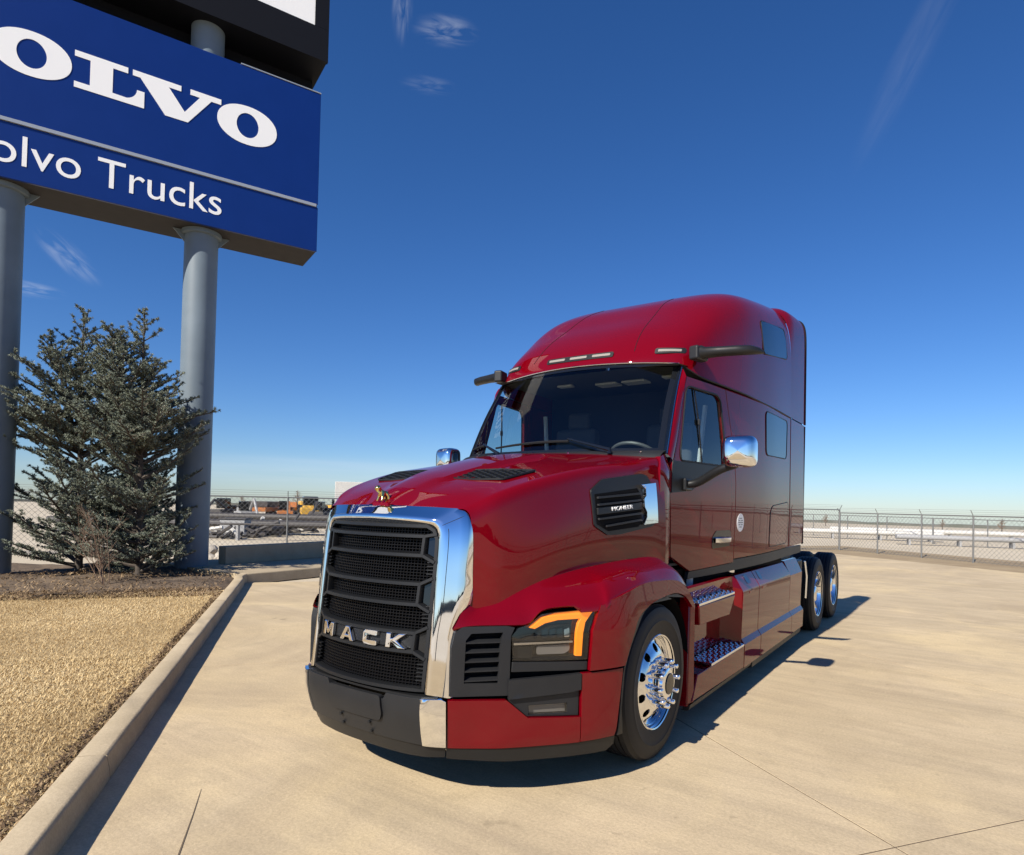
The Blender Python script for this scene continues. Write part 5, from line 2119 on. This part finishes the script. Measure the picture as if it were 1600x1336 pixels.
def roof_pt(k, j, d=0.0):
    p = Vector(rows[k][j])
    a = Vector(rows[min(k + 1, len(rows) - 1)][j]) - Vector(rows[max(k - 1, 1)][j])
    b = Vector(rows[k][min(j + 1, 24)]) - Vector(rows[k][max(j - 1, 0)])
    n = a.cross(b).normalized()
    if n.z < 0:
        n = -n
    return p + n * d


def roof_parts(sx):
    uw = round_poly([(3.80, 3.245), (4.80, 3.385), (4.77, 3.73), (3.78, 3.585)], 0.06, 5)
    poly_panel('roof_window', RS, uw, M['privacy'], roof, off=0.006, thick=0.008, step=0.12, sx=sx)
    seam_line('window_seal', [RS(p[0], p[1], 0.004) for p in uw + uw[:1]], 0.006, M['seal'], roof, sx)
    # drip seam
    seam_line('drip_seam', [tuple(b + Vector((0.003, -0.003, -0.006))) for b in BS[24:]], 0.007, M['seal'], roof, sx)


both(roof_parts)


def roof_xyz(x, z):
    """front point of the roof skin with given x and height (numeric)"""
    best = None
    for k in range(1, len(rows)):
        for j in range(25):
            p = rows[k][j]
            e = (p[0] - x) ** 2 + (p[2] - z) ** 2
            if best is None or e < best[0]:
                best = (e, k, j)
    return best[1], best[2]


# marker lamps: a bar of three and one at each side
def marker(xs_, z, name, w):
    root = None
    pts = []
    for x in xs_:
        k, j = roof_xyz(abs(x), z)
        p = roof_pt(k, j, 0.0)
        pts.append(Vector((math.copysign(p.x, x) if x else 0, p.y, p.z)))
    return pts


def roof_front(x, z):
    """y of the roof skin at (x, z) found by walking along the mesh columns"""
    k, j = roof_xyz(abs(x), z)
    p = Vector(rows[k][j])
    return p.y


def lamp_bar(xc, halfw, n, z0, label=None):
    cols = []
    for i in range(13):
        x = xc - halfw + 2 * halfw * i / 12
        # average several nearby samples for a smooth line
        acc = []
        for k in range(1, len(rows)):
            for j in range(25):
                p = rows[k][j]
                d2 = (p[0] - abs(x)) ** 2 + (p[2] - z0) ** 2
                if d2 < 0.05 ** 2:
                    acc.append((1 / (d2 + 1e-4), p[1], p[2], p[0]))
        if not acc:
            k, j = roof_xyz(abs(x), z0)
            acc = [(1, rows[k][j][1], rows[k][j][2], rows[k][j][0])]
        w = sum(a[0] for a in acc)
        y = sum(a[0] * (a[1] + 0.55 * (z0 - a[2])) for a in acc) / w
        cols.append(Vector((x, y, z0)))
    # least squares smoothing with a parabola
    xs = np.array([c.x for c in cols])
    ys = np.array([c.y for c in cols])
    co = np.polyfit(xs, ys, 2)
    surf = lambda u, v, o: (u, float(np.polyval(co, u)) + 0.5 * v - 0.85 * o, z0 + v + 0.5 * o)
    h = 0.026
    hs_ = poly_panel('marker_lamp', surf, round_poly([(xc - halfw, -h), (xc + halfw, -h), (xc + halfw * 1.0, h), (xc - halfw, h)], 0.018), M['black'], roof, off=0.010, thick=0.03, step=0.05, bevel=0.004)
    for i in range(n):
        a = xc - halfw + 2 * halfw * (i + 0.12) / n
        b = xc - halfw + 2 * halfw * (i + 0.88) / n
        poly_panel('lamp_lens', surf, round_poly([(a, -.011), (b, -.011), (b, .011), (a, .011)], 0.008), M['clearlamp'], hs_, off=0.014, thick=0.006, step=0.05)


lamp_bar(0.0, 0.34, 3, 2.985)
lamp_bar(0.81, 0.115, 1, 2.985)
lamp_bar(-0.81, 0.115, 1, 2.985)


# seams of the roof front
def roof_seam(sx):
    pts = []
    for k in range(14, 56, 2):
        x0 = .56 - .003 * k
        j = min(range(25), key=lambda q: abs(rows[k][q][0] - x0))
        j0 = max(1, min(23, j))
        p = roof_pt(k, j0, 0.0005)
        # interpolate to the exact x
        q = roof_pt(k, j0 + (1 if p.x > x0 else -1), 0.0005)
        t = (p.x - x0) / (p.x - q.x) if abs(p.x - q.x) > 1e-6 else 0
        pts.append(p.lerp(q, min(max(t, 0), 1)))
    seam_line('panel_seam', pts, 0.003, M['seal'], roof, sx)


both(roof_seam)


# camera arms on the roof corners
def cam_arm(sx):
    rows_ = []
    path = [(1.02, 2.30, 2.955, .050, .060), (1.06, 2.325, 2.958, .060, .072), (1.09, 2.335, 2.958, .046, .060), (1.2, 2.36, 2.960, .040, .056), (1.33, 2.40, 2.962, .039, .057), (1.43, 2.44, 2.962, .036, .056), (1.485, 2.50, 2.960, .024, .042), (1.505, 2.55, 2.957, .008, .02)]
    for (x, y, z, h, w) in path:
        row = []
        for k in range(20):
            a = 2 * PI * k / 20
            ca, sa = math.cos(a), math.sin(a)
            row.append((x, y + w * math.copysign(abs(ca) ** .8, ca), z + h * math.copysign(abs(sa) ** .8, sa)))
        rows_.append(row)
    a_ = loft('camera_arm', rows_, M['black'], truck, sx, angle=50, close=True)
    mb = MB()
    mb.box((1.03 * sx, 2.325, 2.953), (0.09, 0.17, 0.12), Matrix.Rotation(-0.25 * sx, 3, 'Z'))
    mb.build('arm_bracket', M['grey'], a_, False, bevel=0.02)


both(cam_arm)


# mirrors
def mirror(sx):
    c = Vector((1.462, 2.04, 2.10))
    rx, ry, rz = .120, .105, .120
    rows_, rows2 = [], []
    for i in range(13):
        a = -PI / 2 + PI * i / 12
        row = []
        for k in range(32):
            b = 2 * PI * k / 32
            e = 0.42
            f = lambda v, p: math.copysign(abs(v) ** p, v)
            x = rx * f(math.cos(b), e) * f(math.cos(a), 0.45)
            z = rz * f(math.sin(b), e) * f(math.cos(a), 0.45)
            y = ry * f(math.sin(a), 0.75)
            row.append((c.x + x - 0.10 * y, c.y + y + 0.20 * x, c.z + z))
        if i <= 7:
            rows_.append(row)
        if i >= 7:
            rows2.append([(p[0], p[1] + 0.001, p[2]) for p in row])
    mm_ = loft('mirror', rows_, M['chrome'], truck, sx, angle=60, close=True, out=(0, -1, 0))
    loft('mirror_back', rows2, M['black'], mm_, sx, angle=60, close=True, out=(0, 1, 0))
    pts = crom([CS(2.105, 1.852, 0.005), CS(2.11, 1.872, 0.10), (1.30, 2.07, 1.965), (1.43, 2.06, 2.005)], 6)
    mb = MB()
    mb.tube([(p[0] * sx, p[1], p[2]) for p in pts], [.030 + .004 * math.sin(PI * i / (len(pts) - 1)) for i in range(len(pts))], 14)
    mb.build('mirror_arm', M['black'], mm_, True, 50)
    mb = MB()
    q = Vector(CS(2.105, 1.852, 0.012))
    mb.box((q.x * sx, q.y, q.z), (0.03, 0.14, 0.10))
    mb.build('arm_foot', M['black'], mm_, False, bevel=0.012)


both(mirror)


# wipers
def wiper(x0, x1, x2, s):
    piv = on_ws(x0, -0.03, 0.04) + Vector((0, -0.05, -0.02))
    el = on_ws(x1, 0.105, 0.045)
    mb = MB()
    mb.tube([piv, piv + Vector((0, 0, 0.03)), el], [0.022, 0.016, 0.009], 8)
    w = mb.build('wiper', M['gloss'], truck)
    mb = MB()
    ks = np.linspace(0, 1, 12)
    mb.tube([on_ws(x1 + (x2 - x1) * t + 0.12 * s * (1 - t) * 0, 0.100 - 0.035 * t + 0.012 * math.sin(PI * t), 0.020) for t in ks], [0.012 - 0.005 * abs(t - .3) for t in ks], 6)
    mb.build('wiper_blade', M['seal'], w)


wiper(.62, .20, -.62, 1)
wiper(-.50, -.80, -.98, -1)

M['wheelrim'] = simple('steering_wheel_rim', (0.09, 0.09, 0.092), 0.5)
# ---- cabin -----------------------------------------------------------------------
mb = MB()
mb.hexa([(-.94, 1.95, 1.2), (.94, 1.95, 1.2), (1.11, 3.55, 1.2), (-1.11, 3.55, 1.2), (-.94, 1.95, 1.22), (.94, 1.95, 1.22), (1.11, 3.55, 1.22), (-1.11, 3.55, 1.22)])
mb.build('cab_floor', M['liner'], truck, False, fix=True)
mb = MB()
mb.add([(-1.14, 3.5, 1.2), (1.14, 3.5, 1.2), (1.14, 3.5, 2.95), (-1.14, 3.5, 2.95)], [(0, 1, 2, 3)])
mb.build('curtain', M['curtain'], truck, False)
mb = MB()
mb.add([(-.93, 2.10, 2.845), (.93, 2.10, 2.845), (1.10, 3.5, 2.90), (-1.10, 3.5, 2.90)], [(0, 1, 2, 3)])
hl_ = mb.build('headliner', M['liner'], truck, False)
for x, y, w, l in ((-.02, 2.75, .22, .16), (.27, 2.75, .24, .16), (.66, 2.65, .14, .10), (-.42, 2.60, .16, .08)):
    mb = MB()
    mb.box((x, y, 2.845 + .055 * (y - 2.1) / 1.4 - 0.012), (w, l, 0.02))
    mb.build('roof_lamp', M['visor'], hl_, False, bevel=0.006)
rows_ = []
for i in range(17):
    t = -1 + 2 * i / 16
    a = Vector(WB(.93 * t))
    rows_.append([tuple(a + Vector((0, .03, -.05))), tuple(a + Vector((0, .22, -.03))), tuple(a + Vector((0, .42, -.06))), tuple(a + Vector((0, .52, -.16))), tuple(a + Vector((0, .50, -.55)))])
dash = loft('dashboard', rows_, M['liner'], truck, angle=60, out=(0, 0, 1))
rows_ = [[(x, 1.92 + .03 * abs(x), 2.068), (x, 1.965 + .03 * abs(x), 2.112), (x, 2.0, 2.10)] for x in np.linspace(-.55, .86, 12)]
loft('dash_reflection', rows_, M['tan'], dash, angle=60, out=(0, -1, 1))  # painted tan strip standing in for the dash reflection in the windscreen
mb = MB()
cx, cyy, cz_ = .50, 2.28, 2.085
nrm_ = Vector((0, -.55, -.83)).normalized()
ax1 = Vector((1, 0, 0))
ax2 = nrm_.cross(ax1)
mb.tube([Vector((cx, cyy, cz_)) + ax1 * .22 * math.cos(a) + ax2 * .22 * math.sin(a) for a in np.linspace(0, 2 * PI, 33)], 0.016, 8, caps=False)
mb.tube([Vector((cx, cyy, cz_)) - ax1 * .2, Vector((cx, cyy, cz_)) + ax1 * .2], 0.02, 6)
mb.tube([Vector((cx, cyy, cz_)), Vector((cx, cyy - .25, cz_ - .35))], 0.03, 6)
mb.build('steering_wheel', M['wheelrim'], truck)
for x in (-.52, .52):
    mb = MB()
    mb.box((x, 2.72, 1.70), (.50, .50, .16))
    seat = mb.build('seat', M['liner'], truck, False, bevel=0.05)
    mb = MB()
    mb.box((x, 2.99, 2.10), (.48, .15, .75), Matrix.Rotation(-.15, 3, 'X'))
    mb.build('seat_back', M['liner'], seat, False, bevel=0.05)
    mb = MB()
    mb.box((x, 3.07, 2.56), (.26, .10, .18))
    mb.build('headrest', M['liner'], seat, False, bevel=0.04)
    mb = MB()
    mb.box((x, 2.72, 1.42), (.30, .36, .42))
    mb.build('seat_base', M['black'], seat, False, bevel=0.02)
    mb = MB()
    mb.tube([(x + math.copysign(.36, x), 2.95, 2.62), (x + math.copysign(.30, x), 2.93, 1.9)], 0.022, 5)
    mb.build('belt', M['visor'], seat)
# sleeper shell (back wall, roof underside is the roof itself)
mb = MB()
mb.add([(-1.17, 5.0, 1.15), (1.17, 5.0, 1.15), (1.17, 5.0, 3.55), (.9, 5.0, 4.0), (-.9, 5.0, 4.0), (-1.17, 5.0, 3.55)], [(0, 1, 2, 3, 4, 5)])
mb.build('rear_wall', M['red'], truck, False)
mb = MB()
mb.hexa([(-.93, 1.72, .98), (.93, 1.72, .98), (1.12, 5.0, 1.05), (-1.12, 5.0, 1.05), (-.93, 1.72, 1.16), (.93, 1.72, 1.16), (1.12, 5.0, 1.19), (-1.12, 5.0, 1.19)])
mb.build('cab_underside', M['void'], truck, False, fix=True)
mb = MB()
mb.hexa([(-.86, .35, .75), (.86, .35, .75), (.98, 1.72, .75), (-.98, 1.72, .75), (-.62, .25, 1.35), (.62, .25, 1.35), (.90, 1.72, 1.70), (-.90, 1.72, 1.70)])
mb.build('firewall', M['void'], truck, False, fix=True)

# ---- chassis, skirts and steps ------------------------------------------------------
for sx in (-1, 1):
    mb = MB()
    mb.box((sx * .43, 4.5, .86), (.09, 8.9, .30))
    mb.build('frame_rail', M['steel'], truck, False, bevel=0.005)
for y in (3.3, 6.1, 7.5, 8.85):
    mb = MB()
    mb.box((0, y, .86), (.78, .12, .24))
    mb.build('cross_member', M['steel'], truck, False)
mb = MB()
mb.box((0, 7.45, 1.10), (.92, .80, .07))
mb.box((0, 7.45, 1.03), (.6, .5, .12))
mb.build('fifth_wheel', M['steel'], truck, False, bevel=0.02)
mb = MB()
mb.box((0, 6.0, 1.03), (1.9, .55, .05))
mb.build('deck_plate', M['steel'], truck, False)
mb = MB()
mb.hexa([(-.7, .2, .30), (.7, .2, .30), (.7, 2.6, .35), (-.7, 2.6, .35), (-.7, .2, .80), (.7, .2, .80), (.7, 2.6, .95), (-.7, 2.6, .95)])
mb.build('engine', M['void'], truck, False, fix=True)

PROF = [(1.085, 1.058), (1.118, 1.048), (1.196, .918), (1.203, .895), (1.190, .50), (1.192, .472), (1.222, .425), (1.224, .405), (1.218, .215)]


def skirt(sx):
    def panel(name, y0, y1, prof, mat, shift=0.0, taper0=None):
        n = max(2, int((y1 - y0) / .2))
        rows_ = []
        for i in range(n + 1):
            y = y0 + (y1 - y0) * i / n
            rows_.append([(x, y, z + shift) for x, z in prof])
        # end returns
        inn = [[(x - .05, y0 + .002, z + shift) for x, z in prof]]
        in2 = [[(x - .05, y1 - .002, z + shift) for x, z in prof]]
        return loft(name, inn + rows_ + in2, mat, truck, sx, angle=25, out=(1, 0, 0), bevel=0.004)

    tank = panel('tool_locker', 3.13, 3.700, PROF, M['red'])
    fair = panel('tank_fairing', 3.712, 5.10, PROF, M['red'])
    fair2 = panel('tank_fairing', 5.106, 5.76, PROF[:1] + [(1.09, 1.062), (1.125, 1.06), (1.198, .905)] + PROF[3:], M['red'])
    panel('skirt_strip', 3.46, 5.70, [(1.206, .214), (1.202, .150), (1.18, .14)], M['grey'])
    panel('skirt_strip', 1.76, 3.44, [(1.206, .214), (1.195, .175), (1.18, .165)], M['grey'])

    def SF(y, z, o):
        # chamfered top face of the fairing
        t = (1.048 - z) / (1.048 - .918)
        return (1.118 + .078 * t + .857 * o, y, z + .515 * o)
    for y0 in (3.36, 3.83):
        par = tank if y0 < 3.7 else fair
        poly_panel('latch', SF, round_poly([(y0, .955), (y0 + .11, .955), (y0 + .11, 1.035), (y0, 1.035)], 0.03), M['gloss'], par, off=0.003, thick=0.005, step=0, sx=sx)
        poly_panel('latch_tab', lambda y, z, o: (1.200 + o, y, z), [(y0 - .02, .872), (y0 + .14, .872), (y0 + .14, .893), (y0 - .02, .893)], M['red'], par, off=0.006, thick=0.01, step=0, sx=sx, bevel=0.002)
    # step well: back wall, upper step box, lower step, front post
    wy0, wy1 = 1.92, 3.12
    rows_ = [[(1.085, y, 1.052), (1.12, y, 1.045), (1.10, y, .945), (1.03, y, .93), (1.03, y, .44)] for y in np.linspace(wy0, wy1 - .12, 8)]
    rows_ += [[(1.085, wy1 - .06, 1.052), (1.12, wy1 - .06, 1.045), (1.125, wy1 - .06, .95), (1.12, wy1 - .06, .93), (1.10, wy1 - .06, .44)], [(1.085, wy1, 1.054), (1.118, wy1, 1.048), (1.194, wy1, .925), (1.196, wy1, .918), (1.192, wy1, .44)]]
    w = loft('step_well', rows_, M['red'], truck, sx, angle=25, out=(1, 0, .3))
    # upper step
    mb = MB()
    mb.hexa([(sx * 1.02, 1.99, .755), (sx * 1.178, 2.03, .755), (sx * 1.178, 2.80, .735), (sx * 1.02, 2.86, .735), (sx * 1.02, 1.95, .915), (sx * 1.198, 1.95, .915), (sx * 1.198, 2.90, .905), (sx * 1.02, 2.92, .905)])
    us = mb.build('upper_step', M['red'], truck, False, fix=True, bevel=0.010)

    def tread(name, y0, y1, x0, x1, z, parent):
        mb = MB()
        mb.hexa([(sx * x0, y0, z - .022), (sx * x1, y0, z - .022), (sx * x1, y1, z - .022), (sx * x0, y1, z - .022), (sx * x0, y0, z), (sx * x1, y0, z), (sx * x1, y1, z), (sx * x0, y1, z)])
        t_ = mb.build(name, M['alu'], parent, False, fix=True, bevel=0.004)
        mb = MB()
        ny, nx = int((y1 - y0) / .075), 4
        for i in range(ny):
            for j in range(nx):
                cxx = x0 + (x1 - x0) * (j + .5 + .25 * (i % 2) - .12) / nx
                cyy_ = y0 + (y1 - y0) * (i + .5) / ny
                r_ = (x1 - x0) / nx * .36
                ring = []
                for k in range(10):
                    a = 2 * PI * k / 10
                    ring.append((cxx + r_ * math.cos(a), cyy_ + r_ * 1.0 * math.sin(a)))
                rr = [[(sx * (cxx + (p[0] - cxx) * s), cyy_ + (p[1] - cyy_) * s, z + h) for p in ring] for s, h in ((1.0, 0.0005), (.72, .008), (.5, .008), (.42, .001))]
                mb.grid(rr, close_v=True)
        d_ = mb.build('tread_studs', M['alu'], t_, True, 40)
        tag(d_, kind='stuff')
        mb = MB()
        for i in range(ny):
            for j in range(nx):
                cxx = x0 + (x1 - x0) * (j + .5 + .25 * (i % 2) - .12) / nx
                cyy_ = y0 + (y1 - y0) * (i + .5) / ny
                r_ = (x1 - x0) / nx * .16
                mb.add([(sx * (cxx + r_ * math.cos(2 * PI * k / 8)), cyy_ + r_ * math.sin(2 * PI * k / 8), z + .0035) for k in range(8)], [tuple(range(8))])
        d2 = mb.build('tread_hole_shade', M['void'], t_, False)  # dark discs laid on top, shade of the holes put into colour
        tag(d2, kind='stuff')
    tread('step_tread', 1.96, 2.88, 1.045, 1.197, .934, us)
    # lower step and the red body under it
    mb = MB()
    mb.hexa([(sx * 1.02, 1.80, .222), (sx * 1.205, 1.80, .222), (sx * 1.218, 3.122, .217), (sx * 1.02, 3.122, .217), (sx * 1.02, 1.92, .405), (sx * 1.20, 1.93, .40), (sx * 1.222, 3.122, .42), (sx * 1.02, 3.122, .425)])
    ls = mb.build('lower_step', M['red'], truck, False, fix=True, bevel=0.010)
    tread('step_tread', 2.20, 3.115, 1.03, 1.222, .436, ls)
    mb = MB()
    mb.hexa([(sx * 1.10, 1.72, .20), (sx * 1.19, 1.74, .20), (sx * 1.20, 1.86, .20), (sx * 1.04, 1.90, .20), (sx * 1.08, 1.84, 1.04), (sx * 1.165, 1.84, .96), (sx * 1.185, 1.90, .95), (sx * 1.06, 1.94, 1.04)])
    mb.build('step_post', M['red'], truck, False, fix=True, bevel=0.012)
    mb = MB()
    mb.hexa([(sx * .60, 1.85, .30), (sx * .97, 1.85, .30), (sx * 1.06, 5.7, .25), (sx * .60, 5.7, .25), (sx * .60, 1.85, .98), (sx * .97, 1.85, .98), (sx * 1.07, 5.7, .98), (sx * .60, 5.7, .98)])
    mb.build('fuel_tank', M['void'], truck, False, fix=True)
    mb = MB()
    mb.tube([(sx * 1.02, 3.30, 1.06), (sx * 1.02, 3.30, 1.10), (sx * 1.02, 3.30, 1.11)], [.05, .05, .01], 14)
    mb.build('fuel_cap', M['alu'], truck)
    mb = MB()
    mb.tube([(sx * .95, 2.35, 1.0), (sx * .95, 2.35, 1.12)], .05, 12)
    mb.build('reservoir', M['visor'], truck)
    # quarter fender bracket at the drive wheels
    mb = MB()
    mb.tube([(sx * 1.17, 6.10, 1.00), (sx * 1.19, 6.12, .80), (sx * 1.18, 6.11, .52)], .016, 8)
    mb.build('fender_bracket', M['alu'], truck)
    mb = MB()
    mb.box((sx * .95, 6.02, .85), (.36, .30, .34))
    mb.build('air_tank_box', M['black'], truck, False, bevel=0.02)


both(skirt)

# rear lamps
mb = MB()
mb.box((0, 8.97, .84), (1.6, .05, .16))
rb = mb.build('rear_bar', M['steel'], truck, False, bevel=0.005)
for x in (-.62, -.5, .5, .62):
    mb = MB()
    mb.tube([(x, 8.99, .84), (x, 9.02, .84)], .05, 14)
    mb.build('tail_lamp', M['tail'], rb)

# ---- wheels ---------------------------------------------------------------------------


def tyre_mb(c, R, w, x0, ribs=5):
    """tyre lathe; x0 = outer face offset"""
    prof = [(.300, x0 - .012), (.312, x0 - .004), (.34, x0 - .002), (.372, x0 + .006), (.40, x0 + .009), (.404, x0 + .0115), (.409, x0 + .009), (.435, x0 + .008), (.470, x0 + .001), (.490, x0 - .008), (R - .012, x0 - .022), (R - .003, x0 - .034)]
    tw = w - .068
    for k in range(ribs):
        a = x0 - .034 - tw * k / ribs
        b = x0 - .034 - tw * (k + 1) / ribs
        prof += [(R, a - .002), (R, b + .008)]
        if k < ribs - 1:
            prof += [(R - .014, b + .005), (R - .014, b - .001)]
    prof += [(R - .012, x0 - w + .022), (.47, x0 - w), (.31, x0 - w + .01), (.30, x0 - w + .02)]
    mb = MB()
    mb.lathe_x(prof, c, 72)
    return mb


def steer_wheel(sx, y):
    c = (0, 0, 0)
    X = 1.175
    root = empty('wheel', (0, y, .505), truck)
    if sx < 0:
        root.rotation_euler = (0, 0, PI)
    tyre_mb(c, .508, .285, X + .008).build('tyre', M['rubber'], root, True, 40, fix=True)
    # disc with real hand holes
    rx = pchip([0.0, .12, .165, .19, .235, .262, .285], [X + .010, X + .010, X + .009, X + .002, X - .022, X - .036, X - .042])

    def DS(u, v, o):
        r = math.hypot(u, v)
        return (rx(r) + o, u, v)
    holes = []
    for k in range(10):
        a = 2 * PI * (k + .5) / 10
        cu, cv = .222 * math.cos(a), .222 * math.sin(a)
        holes.append([(cu + .029 * math.cos(b), cv + .029 * math.sin(b)) for b in (2 * PI * j / 14 for j in range(14))])
    rim = poly_panel('rim', DS, oval(0, 0, .284, .284, 72), M['alu'], root, holes=holes, off=0, thick=.018, step=.022, angle=50)
    mb = MB()
    mb.lathe_x([(.283, X - .20), (.283, X - .06), (.287, X - .03), (.292, X - .012), (.305, X - .004), (.312, X + .004), (.308, X + .008), (.300, X + .004)], c, 72)
    mb.build('rim_flange', M['alu'], rim, True, 50)
    mb = MB()
    mb.lathe_x([(.28, X - .13), (.01, X - .13)], c, 40)
    mb.build('brake_drum', M['void'], rim, True, 50)
    mb = MB()
    mb.lathe_x([(.118, X), (.116, X + .02), (.112, X + .055), (.104, X + .060), (.100, X + .078), (.085, X + .086), (.02, X + .088), (.001, X + .088)], c, 40)
    hub = mb.build('hub', M['chrome'], root, True, 40)
    mb = MB()
    mb.lathe_x([(.07, X + .089), (.065, X + .094), (.001, X + .095)], c, 24)
    mb.build('hub_cap', M['gloss'], hub, True, 40)
    nut = None
    for k in range(10):
        a = 2 * PI * k / 10 + .1
        if nut is None:
            mb = MB()
            mb.lathe_x([(.024, 0), (.025, .008), (.019, .014), (.0185, .084), (.015, .097), (.006, .102), (.0005, .102)], c, 14)
            nut = mb.build('lug_nut', M['chrome'], root, True, 40)
            o = nut
        else:
            o = nut.copy()
            COL.objects.link(o)
            o.parent = root
        o.location = (X + .004, .143 * math.cos(a), .143 * math.sin(a))


def drive_wheel(sx, y):
    c = (0, 0, 0)
    X = 1.215
    root = empty('wheel', (0, y, .505), truck)
    if sx < 0:
        root.rotation_euler = (0, 0, PI)
    tyre_mb(c, .508, .27, X + .006).build('tyre', M['rubber'], root, True, 40, fix=True)
    tyre_mb(c, .508, .27, X - .32).build('tyre', M['rubber'], root, True, 40, fix=True)
    mb = MB()
    mb.lathe_x([(.300, X + .004), (.308, X + .008), (.312, X + .004), (.305, X - .004), (.290, X - .012), (.286, X - .03), (.278, X - .10), (.272, X - .125), (.262, X - .145), (.235, X - .150), (.19, X - .135), (.165, X - .128), (.115, X - .128), (.113, X - .06), (.105, X - .03), (.085, X - .018), (.001, X - .016)], c, 64)
    rim = mb.build('rim', M['alu'], root, True, 40)
    mb = MB()
    for k in range(10):
        a = 2 * PI * (k + .5) / 10
        cu, cv = .215 * math.cos(a), .215 * math.sin(a)
        mb.add([(X - .139, cu + .025 * math.cos(b), cv + .025 * math.sin(b)) for b in (2 * PI * j / 12 for j in range(12))], [tuple(range(12))])
    mb.build('hand_hole_shade', M['void'], rim, False)  # flat dark discs painting the shade inside the hand holes
    nut = None
    for k in range(10):
        a = 2 * PI * k / 10 + .1
        if nut is None:
            mb = MB()
            mb.lathe_x([(.022, 0), (.017, .010), (.0165, .055), (.010, .065), (.0005, .065)], c, 10)
            nut = mb.build('lug_nut', M['chrome'], root, True, 40)
            o = nut
        else:
            o = nut.copy()
            COL.objects.link(o)
            o.parent = root
        o.location = (X - .128, .143 * math.cos(a), .143 * math.sin(a))


for sx in (1, -1):
    steer_wheel(sx, 1.195)
    drive_wheel(sx, 6.81)
    drive_wheel(sx, 8.13)
for y, w in ((1.195, 1.9), (6.81, 1.7), (8.13, 1.7)):
    mb = MB()
    mb.tube([(-w / 2, y, .505), (w / 2, y, .505)], .075, 12)
    mb.build('axle', M['steel'], truck)

# a leaf and a pebble or two on the concrete
for k, (a, b) in enumerate(((-2.1, .35), (2.2, 3.4))):
    q = P(a, b, 0.006)
    mb = MB()
    mb.add([(-.03, 0, 0), (0, -.012, .006), (.035, 0, .004), (0, .013, .008)], [(0, 1, 2, 3)])
    o = mb.build('dry_leaf', M['litter'], None, False)
    o.location = q
    tag(o, ('small dry leaf on the concrete in front of the truck grille', 'small dry leaf on the open concrete right of the truck')[k], 'leaf')
